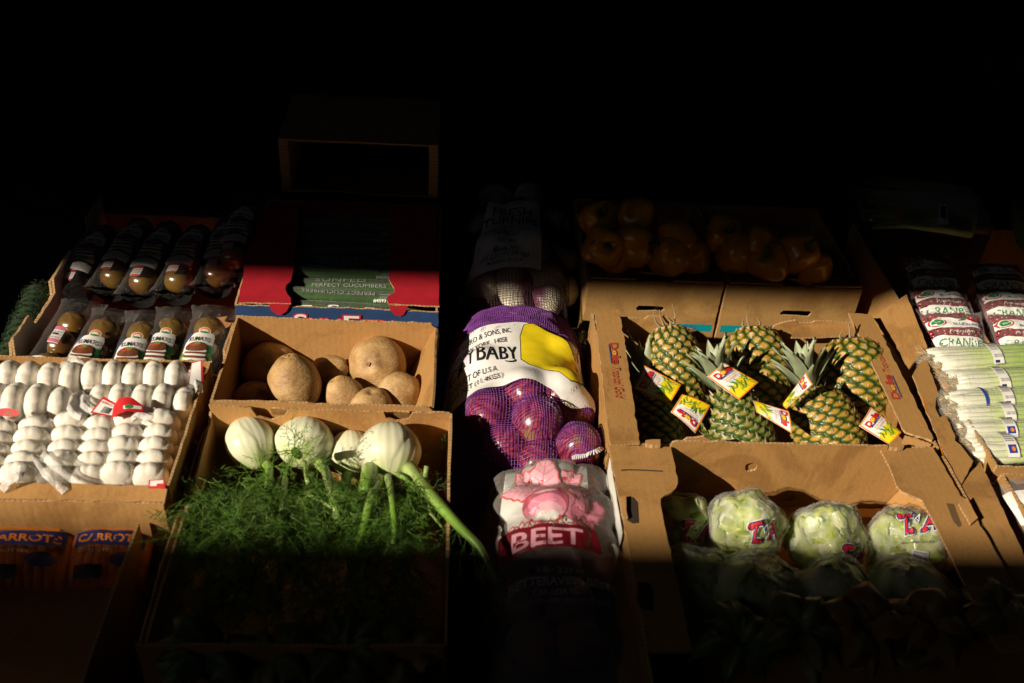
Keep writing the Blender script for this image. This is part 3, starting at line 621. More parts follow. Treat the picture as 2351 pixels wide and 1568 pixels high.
ptag('tag', s5, [(340, 1122), (380, 1122), (378, 1100), (342, 1102)], (.215, .215, .222, .222), lambda d: (d.rect(0, 0, 1, 1, 'red'), d.rect(.1, .3, .9, .9, 'white'), d.rect(.5, .1, .95, .55, 'red')))
ptag('tag', s10, [(0, 955), (48, 958), (40, 938), (0, 936)], (.215, .215, .225, .225), lambda d: (d.ell(.4, .5, .62, .5, 'red'), d.rect(.3, .3, .6, .5, 'green')))

# ------------------------------------------------------------------ rutabagas
def rutmat():
    m, t, b, o = newmat('rutabaga_skin'); tc = nd(t, 'ShaderNodeTexCoord')
    n = nd(t, 'ShaderNodeTexNoise', i_Scale=28, i_Detail=8, i_Roughness=.7); t.links.new(tc.outputs['Object'], n.inputs['Vector'])
    n2 = nd(t, 'ShaderNodeTexNoise', i_Scale=11, i_Detail=6); t.links.new(tc.outputs['Object'], n2.inputs['Vector'])
    a = nd(t, 'ShaderNodeMath', operation='MULTIPLY_ADD', I1=.5); t.links.new(n.outputs[0], a.inputs[0])
    h = nd(t, 'ShaderNodeMath', operation='MULTIPLY', I1=.5); t.links.new(n2.outputs[0], h.inputs[0]); t.links.new(h.outputs[0], a.inputs[2])
    t.links.new(ramp(t, a.outputs[0], [(.36, (.15, .08, .032)), (.43, (.36, .205, .08)), (.52, (.52, .33, .14)), (.62, (.68, .50, .29))]), b.inputs['Base Color'])
    b.inputs['Roughness'].default_value = .55
    mp = nd(t, 'ShaderNodeMapping'); mp.inputs['Scale'].default_value = (40, 40, 160); t.links.new(tc.outputs['Object'], mp.inputs[0])
    f = nd(t, 'ShaderNodeTexNoise', i_Scale=1.6, i_Detail=6, i_Distortion=1.5); t.links.new(mp.outputs[0], f.inputs['Vector'])
    bp = nd(t, 'ShaderNodeBump', i_Strength=.7, i_Distance=.0025); t.links.new(f.outputs[0], bp.inputs['Height']); t.links.new(bp.outputs[0], b.inputs['Normal'])
    return m
M['ruta'] = rutmat(); M['scar'] = simple('rutabaga_cut', (.22, .13, .06), .7, .3, 60, .4, 100); M['root'] = simple('dry_root_hair', (.35, .22, .1), .8, .2, 50)
def rutabaga(px, py, z, rx, ry, rz, ang, label, axis=(.3, -.5, .8), seed=0, long=.0, scar=True):
    c = at(px, py, z); t = thing('rutabaga', label, 'rutabaga', (c.x, c.y, max(.012, z-rz)), 'rutabagas in the carton')
    m = frame_m(axis)
    def f(d, th, zz):
        k = 1+.035*N3(d.x*1.6+seed, d.y*1.6, d.z*1.6)+.008*N3(d.x*9+seed, d.y*9, d.z*9)
        tp = 1-long*(zz if zz > 0 else 0)*.35
        p = V((d.x*rx*tp, d.y*ry*tp, d.z*rz*(1+(long*.35 if zz > 0 else 0))))*k
        dm = math.exp(-((1-zz)/.02)); p.z -= .006*dm
        return c+m@p
    vs, fs = blob(64, 36, f); b_ = mesh('body', vs, fs, M['ruta'], t)
    if scar:
        zt = rz*(1+long*.35); pts = []; fsx = []
        for k in range(14): kk = 1+.5*N3(k*1.3, seed); pts.append(c+m@V((.0045*kk*math.cos(k*math.pi/7), .003*kk*math.sin(k*math.pi/7), zt*.985)))
        pts.append(c+m@V((0, 0, zt*1.01-.003))); mesh('crown_scar', pts, [(k, (k+1) % 14, 14) for k in range(14)], M['scar'], b_)
        vs2, fs2 = tube([c+m@V((0, 0, -rz*.97)), c+m@V((.004, .002, -rz*1.12)), c+m@V((.010, .0, -rz*1.22))], [.004, .002, .0007], 6); mesh('root', vs2, fs2, M['root'], b_)
    return t
rutabaga(865, 838, .125, .056, .054, .052, 0, 'largest rutabaga with a pale scar, at the right against the carton back', (-.25, -.75, .62), 1)
rutabaga(622, 846, .100, .054, .05, .05, 0, 'big rutabaga deep in the shaded left corner of its carton', (.5, -.3, .7), 2)
rutabaga(676, 882, .135, .049, .047, .052, 0, 'large oval rutabaga in front on the left, its top tilted back', (-.25, .35, .9), 3, .25)
rutabaga(752, 858, .115, .034, .034, .038, 0, 'small pointed rutabaga between the front-left and the largest one', (.8, .1, .5), 4, .5, False)
rutabaga(793, 910, .115, .036, .034, .036, 0, 'small round rutabaga in the middle, half shaded', (-.5, .2, .8), 5, .4, False)
rutabaga(853, 936, .130, .04, .036, .036, 0, 'small rutabaga at the front wall, mostly hidden, centre right', (0, .1, 1), 6, .0, False)
rutabaga(917, 908, .120, .043, .042, .042, 0, 'brightly lit round rutabaga in the front right corner', (.4, .5, .6), 7, .15, False)
rutabaga(585, 925, .080, .045, .04, .04, 0, 'dark low rutabaga in the front left corner of its carton', (.4, -.3, .7), 8, .1, False)
rutabaga(760, 905, .055, .05, .05, .045, 0, 'rutabaga lying deepest in the middle of the carton, in shade', (.4, .3, .7), 9, .1, False)
rutabaga(880, 900, .055, .05, .05, .045, 0, 'rutabaga lying deepest at the right of the carton, in shade', (.4, .3, .7), 10, .1, False)

# ------------------------------------------------------------------ fennel
M['fennel'] = vcol('fennel_bulb', .42, .08, 60, .2, .1, var=.08)
M['stalk'] = vcol('fennel_stalk', .4, .15, 120, .08, .1, var=.15)
M['frond'] = simple('fennel_frond', (.12, .245, .028), .45, .6, 14, spec=.5); M['frond2'] = simple('fennel_frond_dark', (.045, .12, .014), .5, .4, 14, spec=.4)
def mixc(a, b, t): t = max(0, min(1, t)); return tuple(x*(1-t)+y*t for x, y in zip(a, b))
WHT, PGR, GRN = (.80, .80, .60), (.50, .60, .24), (.17, .33, .04)
def hairs(mb, p, d, L, r, n, rnd, lv=0):
    """a feathery sprig: a thin rib with side threads that split once more"""
    pts = [p]; q = p; dd = d.normalized(); K = 5
    for k in range(K):
        dd = (dd+V((rnd.gauss(0, .14), rnd.gauss(0, .14), rnd.gauss(0, .10)-.05))).normalized(); q = q+dd*(L/K); pts.append(q)
    a, b = tube(pts, [r*(1-.75*k/K) for k in range(K+1)], 3, False); mb.add(a, b)
    for k in range(n):
        u = rnd.uniform(.12, 1)*K; i = min(int(u), K-1); o = pts[i].lerp(pts[i+1], u-i); tn = (pts[i+1]-pts[i]).normalized()
        sd = tn.cross(V((rnd.gauss(0, 1), rnd.gauss(0, 1), rnd.gauss(0, .6)))); sd = sd.normalized() if sd.length > .01 else tn.orthogonal()
        e = (tn*rnd.uniform(.5, 1.0)+sd*rnd.uniform(.4, .9)).normalized(); l = L*rnd.uniform(.16, .42)*(1-.4*u/K)
        if lv == 0:
            m1 = o+e*l*.5; e2 = (e+tn*.3+V((rnd.gauss(0, .2), rnd.gauss(0, .2), rnd.gauss(0, .2)))).normalized(); m2 = m1+e2*l*.5
            a, b = tube([o, m1, m2], [r*.55, r*.45, r*.25], 3, False); mb.add(a, b)
            for _ in range(3):
                w_ = rnd.uniform(.2, .9); oo = o.lerp(m1, w_*2) if w_ < .5 else m1.lerp(m2, w_*2-1)
                s2 = e.cross(V((rnd.gauss(0, 1), rnd.gauss(0, 1), rnd.gauss(0, 1)))); s2 = s2.normalized() if s2.length > .01 else sd
                e3 = (e*.8+s2*.7).normalized(); a, b = tube([oo, oo+e3*l*rnd.uniform(.25, .5)], [r*.4, r*.2], 3, False); mb.add(a, b)
def fennel(px, py, z, rx, ry, rz, axis, label, stalks, seed, nfr, spread):
    rnd = random.Random(seed); c = at(px, py, z); ax = V(axis).normalized(); m = frame_m(ax, (1, 0, 0))
    t = thing('fennel_bulb', label, 'fennel', (c.x, c.y, z-rz*.9), 'fennel bulbs in the carton'); cols = []
    def f(d, th, zz):
        s = math.sqrt(max(0, 1-zz*zz)); rib = .005*math.sin(th*9+seed+1.5*zz)+.004*math.sin(th*23+seed*2)+.010*abs(math.sin(th*2.0+.8*zz+seed))
        fr = ((th+.45*zz*(1 if seed % 2 else -1))/(2*math.pi)*3+seed*.37+.06*N3(zz*3, seed)) % 1; lay = .032*(1-fr)**.7 if fr > .04 else .032*fr/.04; k = .975+lay*s+rib*s*1.2+.03*N3(d.x*1.5+seed, d.y*1.5, d.z*1.5)
        tp = 1-.22*max(0, zz)**1.5
        g = .12+.25*N3(math.cos(th)*7+seed, math.sin(th)*7, zz*1.2)+.06*math.sin(th*19+seed+.6*zz)+.10*N3(math.cos(th)*22+seed, math.sin(th)*22, zz)
        if fr < .06: g += .25*(1-fr/.06)
        cols.append(mixc(mixc(WHT, PGR, g*.6), PGR, (zz-.25)/.55*(.8+.4*math.sin(th*5+seed))))
        return c+m@(V((d.x*rx*tp, d.y*ry*tp, d.z*rz))*k)
    vs, fs = blob(128, 40, f); mesh('bulb', vs, fs, M['fennel'], t, col=cols)
    ends = []
    for pts, r0, r1 in stalks:
        w3 = [at(x, y, zz) for x, y, zz in pts]; K = 14; full = []
        for j in range(K+1):
            u = j/K*(len(w3)-1); i = min(int(u), len(w3)-2); g = u-i
            p_1 = w3[max(i-1, 0)]; p2 = w3[i]; p3 = w3[i+1]; p4 = w3[min(i+2, len(w3)-1)]
            full.append(.5*((2*p2)+(p3-p_1)*g+(2*p_1-5*p2+4*p3-p4)*g*g+(3*p2-p_1-3*p3+p4)*g**3))
        rad = [(r0+(r1-r0)*j/K)*(1+.06*N3(j*.8, seed)) for j in range(K+1)]
        a, b = tube(full, rad, 12); cl = []
        for j in range(K+1):
            for k in range(12): cl.append(mixc(PGR, GRN, .25+j/K*1.5+.25*math.sin(k*2.1+seed)))
        mesh('stalk', a, b, M['stalk'], t, col=cl); ends.append((full, r1))
    mb = MB()
    for full, r1 in ends:
        for k in range(nfr//max(1, len(ends))):
            o = full[rnd.randrange(6, len(full))]; tn = (full[-1]-full[-3]).normalized()
            hairs(mb, o, tn+V((rnd.gauss(-.15, .5), rnd.gauss(-.2, .4), rnd.gauss(.0, .3))), rnd.uniform(.04, .085), .0009, 12, rnd)
    if mb.v: o = mb.build('fronds', M['frond'], t); o['kind'] = 'stuff'
    return t
fennel(575, 1018, .150, .040, .038, .047, (.3, -.55, -.35), 'fennel bulb farthest left, half in the wall shadow', [([(600, 1050, .13), (618, 1080, .14), (612, 1130, .16)], .009, .005)], 1, 26, 1)
fennel(699, 1018, .152, .048, .044, .046, (-.05, -.8, -.1), 'round fennel bulb second from the left with a cut stalk', [([(686, 1045, .185), (676, 1035, .212)], .007, .006), ([(730, 1060, .14), (755, 1095, .15), (775, 1150, .17)], .009, .005)], 2, 26, 1)
fennel(806, 1042, .130, .037, .036, .042, (.1, -.7, -.3), 'smaller fennel bulb tucked behind the big one', [([(800, 1080, .12), (790, 1120, .12)], .010, .008)], 3, 20, 1)
fennel(893, 1040, .170, .052, .050, .052, (.05, -.75, -.35), 'largest fennel bulb at the right with long green stalks', [
    ([(850, 1078, .175), (845, 1110, .185), (840, 1130, .19)], .014, .012), ([(938, 1075, .17), (965, 1110, .185), (1000, 1150, .195), (1060, 1215, .205), (1105, 1262, .2), (1140, 1340, .18)], .0135, .003),
    ([(890, 1095, .18), (898, 1130, .205), (906, 1200, .212), (904, 1250, .205)], .006, .004), ([(870, 1100, .175), (850, 1160, .198), (835, 1215, .20), (815, 1260, .19)], .010, .005), ([(905, 1090, .175), (930, 1098, .19), (950, 1120, .19)], .005, .002)], 4, 70, 1)
rnd = random.Random(5)
for i in range(5):       # the tops fill the front of the carton
    pass
mbl, mbd = MB(), MB()
for i in range(1500):
    px_ = rnd.uniform(425, 1020); py_ = rnd.uniform(1092, 1400) if i % 3 else rnd.uniform(1095, 1230); z = rnd.uniform(.13, .212)
    if px_ < 470+ (1130-py_)*.3: z -= .02
    if px_ > 960 and py_ < 1120: z -= .05
    if N3(px_/55, py_/40, 2) < -.12 and i % 4: continue
    o = at(px_, py_, z); o.x = max(-.49, min(-.125, o.x)); o.y = max(-.64, min(-.225, o.y))
    if o.y > -.30: o.z = min(o.z, .12)
    if o.x > -.17: o.x = -.17
    hairs(mbl if rnd.random() < .6 else mbd, o, V((rnd.gauss(0, .7), rnd.gauss(-.6, .45), rnd.gauss(.0, .25))), rnd.uniform(.04, .09), .00068, 12, rnd)
for i in range(11):      # few sprigs standing up against the back wall at the right
    o = at(rnd.uniform(845, 1005), rnd.uniform(1000, 1030), .125); o.y = max(-.30, min(-.225, o.y)); o.x = min(-.14, o.x)
    hairs(mbl, o, V((rnd.gauss(0, .6), rnd.gauss(-.1, .15), rnd.gauss(.8, .3))), rnd.uniform(.04, .07), .0008, 8, rnd)
ft = thing('frond_mass', 'mass of feathery green fennel tops filling the front of their carton', 'fennel tops', (-.3, -.45, .02))
o = mbl.build('fronds', M['frond'], ft, kind='stuff'); o = mbd.build('dark_fronds', M['frond2'], ft, kind='stuff')
def gstalk(pts, r0, r1):
    w3 = [at(x, y, z_+.018) for x, y, z_ in pts]; a, b = tube(w3, [r0+(r1-r0)*i/(len(w3)-1) for i in range(len(w3))], 10); mesh('stalk', a, b, M['stalk'], ft, col=[mixc(PGR, GRN, .55+.25*N3(v.x*40, v.y*40)) for v in a])
for p, a, b in (([(655, 1100, .15), (648, 1180, .165), (645, 1250, .16)], .005, .006), ([(700, 1060, .16), (703, 1090, .17), (708, 1110, .17)], .003, .004), ([(975, 1100, .17), (980, 1070, .185)], .004, .004), ([(975, 1075, .12), (978, 1100, .13)], .005, .004),
                ([(975, 1130, .165), (990, 1180, .17), (1015, 1210, .165)], .003, .002), ([(745, 1080, .16), (765, 1150, .17), (775, 1190, .175)], .006, .005), ([(590, 1180, .165), (570, 1215, .165)], .003, .003), ([(700, 1130, .17), (760, 1165, .165), (800, 1200, .165)], .0028, .002),
                ([(530, 1200, .16), (470, 1250, .155), (440, 1290, .14)], .005, .008), ([(620, 1140, .17), (615, 1190, .165)], .0025, .003)): gstalk(p, a, b)
# a strip of torn card edge and a woody twig at the left rim
# ------------------------------------------------------------------ sleeved tomatoes
def tommat():
    m, t, b, o = newmat('dark_tomato'); a = nd(t, 'ShaderNodeAttribute', attribute_name='Col'); t.links.new(a.outputs[0], b.inputs['Base Color'])
    b.inputs['Roughness'].default_value = .22; b.inputs['Coat Weight'].default_value = .6; b.inputs['Coat Roughness'].default_value = .08; return m
M['tomato'] = tommat(); M['tray'] = simple('black_plastic_tray', (.012, .012, .013), .35, .1, 20)
M['cello'] = film('cellophane', milk=.006, rough=.05, bump=.9, bs=36, refl=.10)
def kumato_label(d):
    d.poly([(.0, 0), (1, 0), (1, .93), (.94, 1), (.52, 1), (.25, .97), (.1, .86), (0, .78)], 'white')
    d.ell(.6, 1.02, .2, .085, 'white'); d.ell(.6, 1.03, .16, .068, 'orange'); d.ell(.6, 1.01, .12, .045, 'white'); d.ell(.6, .99, .15, .02, 'green')
    d.poly([(0, .78), (.1, .86), (.25, .97), (.14, .97), (0, .9)], 'navy')
    d.text('KUMATO', .16, .80, .88, .085, 'black', .012)
    d.text('Dark, sweet, tasty', .4, .765, .8, .02, 'grey')
    d.ell(.86, .60, .22, .14, 'green', .3, jag=.05); d.ell(.95, .48, .2, .1, 'leafgreen', -.2); d.ell(.12, .48, .14, .08, 'leafgreen', .2, jag=.08); d.ell(.8, .42, .24, .10, 'black')
    d.ell(.5, .40, .46, .12, 'tan')
    d.ell(.5, .44, .37, .07, 'white'); d.ell(.5, .48, .37, .06, 'brown'); d.ell(.5, .52, .36, .05, 'white'); d.ell(.5, .56, .36, .05, 'brown'); d.ell(.49, .60, .36, .05, 'white'); d.ell(.47, .66, .35, .10, 'brown'); d.ell(.42, .70, .16, .03, 'cardred'); d.ell(.5, .73, .1, .02, 'leafgreen')
    d.ell(.4, .34, .35, .035, 'leafgreen', jag=.15)
    d.poly([(0, .22), (.5, .26), (1, .23), (1, .17), (.5, .20), (0, .16)], 'black'); d.text('BROWN TOMATOES', .12, .19, .85, .022, 'white')
    d.rect(0, 0, 1, .155, 'offwhite'); d.text('PRODUCT OF CANADA', .1, .09, .9, .03, 'grey'); d.text('PRODUIT DU CANADA', .1, .04, .9, .03, 'grey')
def pack(px, py, z, label, seed, back=False, tilt=.0, yaw=0, n=4):
    """four tomatoes in a narrow tray and cellophane; px,py is the far (upper) end"""
    rnd = random.Random(seed*7+1); t0 = at(px+rnd.uniform(-4, 4), py+rnd.uniform(-6, 6), z+rnd.uniform(-.006, .006)); yaw += rnd.uniform(-.05, .05); tilt += rnd.uniform(-.05, .05); L = .235; ax = V((math.sin(yaw), -math.cos(yaw), -math.sin(tilt))).normalized(); sx = ax.cross(V((0, 0, 1))).normalized()*-1; up = ax.cross(sx)
    if up.z < 0: up = -up
    t = thing('tomato_pack', label, 'tomato pack', (t0.x, t0.y-L/2, .07), 'sleeved tomato packs in the carton'); r = .029; st = (L-.02)/n
    sx = V((abs(sx.x), sx.y if sx.x > 0 else -sx.y, 0)).normalized()
    for i in range(n):
        c = t0+ax*(.028+st*(i+.0)+.006)+up*rnd.uniform(-.003, .003); cl = []; g0 = rnd.uniform(-.1, .25)
        tipv = V((rnd.gauss(0, .6), rnd.gauss(-.3, .6), rnd.gauss(.5, .4))).normalized()
        def f(d, th, zz):
            g = .5+.5*d.dot(tipv)+.25*N3(d.x*2+seed+i, d.y*2, d.z*2)+g0; cl.append(mixc((.11, .026, .008), (.14, .078, .012), g))
            return c+V((d.x*r, d.y*r*.98, d.z*r*.92))*(1+.02*math.cos(th*5))
        vs, fs = blob(28, 16, f); mesh('tomato', vs, fs, M['tomato'], t, col=cl)
    # tray: half gutter below
    vs = []; fs = []; K = 12
    for j, s in enumerate((-.004, L*.33, L*.66, L)):
        for k in range(K+1):
            a = math.pi*(1+k/K); w = .034; vs.append(t0+ax*s+sx*(w*math.cos(a))+up*(w*.9*math.sin(a)-.004))
    for j in range(3):
        for k in range(K): fs.append((j*(K+1)+k, j*(K+1)+k+1, (j+1)*(K+1)+k+1, (j+1)*(K+1)+k))
    mesh('tray', vs, fs, M['tray'], t)
    # cellophane sleeve, gathered into wings at both ends
    vs = []; fs = []; NU = 30; NS = 22
    for j in range(NS+1):
        u = j/NS; s = -.022+(L+.034)*u; e = min(1, u/.16, (1-u)/.12); e = e**.6
        for k in range(NU):
            a = 2*math.pi*k/NU; ww = (.0355+.010*(1-e))*(1+.05*N3(k*.9, j*.5, seed)); hh = .034*e+.004
            wob = .004*N3(k*.8+seed, j*.6, 3)*(1.6-e)
            vs.append(t0+ax*s+sx*(ww*math.cos(a))+up*(hh*math.sin(a)+wob+.006*(1-e)))
    for j in range(NS):
        for k in range(NU): fs.append((j*NU+k, j*NU+(k+1) % NU, (j+1)*NU+(k+1) % NU, (j+1)*NU+k))
    mesh('cellophane', vs, fs, M['cello'], t)
    rr = .0362
    def fn(s0, ln, off=0):
        def g(a, b, h):
            q = (a-.5)*1.42+off; s = s0+(1-b)*ln; return t0+ax*s+sx*((rr+h)*math.sin(q))+up*((rr+h)*math.cos(q)-.001)
        return g
    d = Decal()
    if not back:
        kumato_label(d); d.build('label', t, fn(.072 if n == 4 else .05, .115), (.12, .2))
        s = Decal(); s.rect(0, 0, 1, 1, 'white'); s.rect(0, .8, 1, 1, 'red'); s.rect(0, 0, 1, .15, 'red')
        for k in range(4): s.text('BEST TASTE 4529', .06, .22+k*.14, .94, .08, 'black' if k != 1 else 'red', .02)
        if n > 4 or seed % 2 == 0: pass
    else:
        s = Decal(); s.rect(0, 0, 1, 1, 'white'); s.rect(0, .8, 1, 1, 'pink'); s.rect(.08, .5, .6, .6, 'black'); s.rect(0, .05, 1, .25, 'pink')
        for k in range(3): s.text('BEST 4529 NET', .08, .3+k*.16, .92, .07, 'black')
        s.build('sticker', t, lambda a, b, h: fn(.075, .04)(.42+a*.36, b, h), (.3, .5))
        d.rrect(.05, .35, 1, .75, .06, 'white'); [d.text('TOMATO TOMATE BRUN', .12, .44+k*.08, .9, .035, 'grey') for k in range(3)]; d.poly([(0, .22), (1, .26), (1, .2), (0, .16)], 'white'); d.rect(0, 0, 1, .12, 'tan'); d.ell(.4, .13, .3, .05, 'leafgreen', jag=.1)
        d.build('label', t, fn(.12, .115), (.12, .2))
    if n == 4 and not back:
        q = Decal(); q.rect(0, 0, 1, 1, 'white'); q.rect(0, .78, 1, 1, 'red'); q.rect(0, 0, 1, .16, 'red')
        for k in range(3): q.text('BEST TASTE 4529', .06, .24+k*.17, .94, .09, 'black', .02)
        q.build('sticker', t, lambda a, b, h: fn(.19, .03)(.2+a*.4, b, h), (.3, .5))
    return t
ordn = ('first', 'second', 'third', 'fourth', 'fifth')
for i, x in enumerate((186, 258, 338, 410, 492)):
    pack(x, (722, 735, 740, 728, 728)[i], .172, ('front-row tomato pack turned to show its back label, leftmost in the carton' if i == 0 else 'brightly lit front-row tomato pack, %s from the left' % ordn[i]), 20+i, back=(i == 0), tilt=.12, yaw=(.10, .08, .06, .03, 0)[i]*-1)
for i, x in enumerate((255, 330, 395, 462, 534)):
    pack(x, (528, 512, 518, 522, 516)[i], .168, 'dim second-row tomato pack, %s from the left' % ordn[i], 40+i, tilt=.05, yaw=-(.10, .08, .06, .03, 0)[i])
pack(572, 470, .19, 'dim tomato pack at the back of its carton, only its label catching light', 60, tilt=.05)
# green thing left of the tomato carton
M['turf'] = simple('dark_green_turf', (.012, .034, .009), .9, .5, 120, 1, 150)
mb = MB(); rnd = random.Random(3)
pts = [at(20, 860, .13), at(60, 760, .14), at(95, 680, .14)]
a, b = tube([pts[0].lerp(pts[1], k/6) if k <= 6 else pts[1].lerp(pts[2], (k-6)/6) for k in range(13)], .03, 20); 
rl = thing('green_turf_roll', 'dark green rough roll at the far left beside the tomato carton', 'turf', (pts[1].x, pts[1].y, .1))
mesh('roll', a, b, M['turf'], rl)
for k in range(2600):
    p = V(rnd.choice(a)); q = V((rnd.gauss(0, 1), rnd.gauss(0, 1), abs(rnd.gauss(0, 1)))).normalized(); p2 = p+q.orthogonal()*rnd.uniform(-.006, .006); x, y = tube([p2, p2+q*.006], [.0008, .0003], 3, False); mb.add(x, y)
mb.build('pile', M['turf'], rl, kind='stuff')
# ------------------------------------------------------------------ cucumbers
def cucmat():
    m, t, b, o = newmat('cucumber_skin'); tc = nd(t, 'ShaderNodeTexCoord'); mp = nd(t, 'ShaderNodeMapping'); mp.inputs['Scale'].default_value = (9, 160, 160); t.links.new(tc.outputs['Object'], mp.inputs[0])
    n = nd(t, 'ShaderNodeTexNoise', i_Scale=1, i_Detail=5); t.links.new(mp.outputs[0], n.inputs['Vector'])
    t.links.new(ramp(t, n.outputs[0], [(.35, (.012, .045, .008)), (.55, (.03, .085, .015)), (.75, (.09, .17, .04))]), b.inputs['Base Color']); b.inputs['Roughness'].default_value = .3
    bp = nd(t, 'ShaderNodeBump', i_Strength=.4, i_Distance=.002); t.links.new(n.outputs[0], bp.inputs['Height']); t.links.new(bp.outputs[0], b.inputs['Normal']); return m
M['cuc'] = cucmat(); M['wrap'] = film('cucumber_shrink_wrap', milk=.02, rough=.1, bump=.8, bs=60, refl=.25)
for i in range(9):
    y = .112+i*.0415; z = (.165, .172, .168, .172, .17, .165, .168, .172, .17)[i]; rnd = random.Random(i)
    t = thing('cucumber', ('shrink-wrapped cucumber nearest the blue carton front, brightly lit' if i == 0 else 'shrink-wrapped cucumber second from the front, number 4593 printed on it' if i == 1 else 'dim shrink-wrapped cucumber, %s from the blue carton front' % ('third', 'fourth', 'fifth', 'sixth', 'seventh', 'eighth', 'ninth')[i-2]), 'cucumber', (-.326, y, z-.022), 'wrapped cucumbers in the red carton')
    pts = []; rad = []
    for k in range(25):
        u = k/24; pts.append(V((-.495+.34*u, y+.004*math.sin(u*3+i), z+.003*math.sin(u*5+i*2)))); rad.append(.0215*min(1, max(.15, (1-abs(2*u-1)**7)))**.5)
    a, b = tube(pts, rad, 18); mesh('body', a, b, M['cuc'], t)
    a, b = tube(pts, [r+.0014+.0006*N3(k*.9, i) for k, r in enumerate(rad)], 18); mesh('wrap', a, b, M['wrap'], t)
    d = Decal()
    # lettering reads upside down from the front
    def cf(a, b, h, y=y, z=z, i=i):
        u = (a+.495)/.34; q = b; R_ = .0232+h; return V((a, y+.004*math.sin(u*3+i)+R_*math.sin(q), z+.003*math.sin(u*5+i*2)+R_*math.cos(q)))
    if i == 0:
        d.text('S', -.345, -.75, -.325, .55, 'white', .02); d.text('F', -.275, -.75, -.258, .5, 'white', .02); d.rect(-.40, -.6, -.375, -.35, 'white'); d.line([(-.40, .25), (-.2, .3)], .03, 'offwhite')
    elif i in (1, 3, 5, 7):
        tmp = Decal(); tmp.text('PERFECT CUCUMBERS', .26, .0, .40, .36, 'grey', 0); tmp.text('MEXICO  MEXIQUE', .215, .45, .25, .18, 'grey'); tmp.line([(.21, .3), (.25, .3)], .05, 'grey')
        d.items = [([(-x, -y_) for x, y_ in v], f, k, l) for v, f, k, l in tmp.items]; d.n = tmp.n
        d.text('#4593', -.262, -.95, -.238, .26, 'white' if i == 1 else 'grey', .02)  # lettering greyed on the rear cucumbers, their shade put into the ink
    else:
        d.text('SUNFED', -.38, -.2, -.28, .45, 'grey', 0); d.text('PERFECT CUCUMBERS', -.385, -.7, -.24, .3, 'grey', 0)
    d.build('print', t, cf, (.02, .2))
# ------------------------------------------------------------------ sacks: a surface draped over what is inside
class Bag:
    def __init__(s, cx, cy, hw, hl, ang, H, balls, k=.007, z0=.004, base=.8, wr=.003, px=3.0, py=5.0, tp=0):
        s.tp = tp
        s.cx, s.cy, s.hw, s.hl, s.a, s.H, s.balls, s.k, s.z0, s.base, s.wr, s.px, s.py = cx, cy, hw, hl, ang, H, balls, k, z0, base, wr, px, py
        s.c, s.s_ = math.cos(ang), math.sin(ang)
    def loc(s, x, y):
        x -= s.cx; y -= s.cy; return x*s.c+y*s.s_, -x*s.s_+y*s.c
    def wrl(s, a, b): return s.cx+a*s.c-b*s.s_, s.cy+a*s.s_+b*s.c
    def z(s, x, y):
        a, b = s.loc(x, y); u, v = a/s.hw, b/s.hl
        e = max(0, 1-abs(u)**s.px)*max(0, 1-abs(v)**s.py); pil = s.H*s.base*e**.5*(1-s.tp*max(0, -v-.15))
        acc = math.exp(pil/s.k)
        for bx, by, bz, br in s.balls:
            d2 = (x-bx)**2+(y-by)**2
            if d2 < br*br: acc += math.exp((bz+math.sqrt(br*br-d2))/s.k)
        zz = s.k*math.log(acc) + s.wr*e**.3*(N3(x*22, y*22, 1)+.6*N3(x*55, y*55, 4))
        return s.z0+max(0, zz)*min(1, e*14)**.6
    def hit(s, px, py):
        d = ray(px, py); t0 = (.34-CAM.z)/d.z; t1 = (0-CAM.z)/d.z; p = None
        for i in range(90):
            p = CAM+d*(t0+(t1-t0)*i/89)
            if p.z <= s.z(p.x, p.y): break
        return p
    def grid(s, nx, ny, off=0):
        vs = []; fs = []
        for j in range(ny+1):
            v = 2*j/ny-1
            for i in range(nx+1):
                u = 2*i/nx-1; uu = math.sin(u*math.pi/2)*.35+u*.65; vv = math.sin(v*math.pi/2)*.2+v*.8
                wv = .006*N3(uu*3+s.cx*9, vv*4, 7)
                a = uu*s.hw*(1-.10*abs(vv)**4)+wv; b = vv*s.hl*(1-.05*abs(uu)**4)+wv
                x, y = s.wrl(a, b); vs.append(V((x, y, s.z(x, y)+off)))
        for j in range(ny):
            for i in range(nx): q = j*(nx+1)+i; fs.append((q, q+1, q+nx+2, q+nx+1))
        return vs, fs
    def quad(s, px4, off=0, zq=.185):
        q = [at(*p, zz) for p, zz in zip(px4, zq if isinstance(zq, tuple) else (zq,)*4)]
        def fn(a, b, h):
            p = (q[0]*(1-a)+q[1]*a)*(1-b)+(q[3]*(1-a)+q[2]*a)*b; return V((p.x, p.y, s.z(p.x, p.y)+h*1.3+off))
        return fn
def netting(name, bag, nx, ny, th, m, parent, off=.0015):
    vs, fs = bag.grid(nx, ny, off); o = mesh(name, vs, fs, m, parent)
    md = o.modifiers.new('strands', 'WIREFRAME'); md.thickness = th; md.use_even_offset = False; md.use_replace = True
    return o
def onion_ball(c, r, seed, axis=(0, 0, 1)):
    m = frame_m(axis)
    def f(d, th, zz):
        k = 1+.02*N3(d.x*2+seed, d.y*2, d.z*2); q = V((d.x, d.y, d.z*.86+.12*max(0, zz)**6))
        return V(c)+m@(q*r*k)
    return blob(64, 30, f)
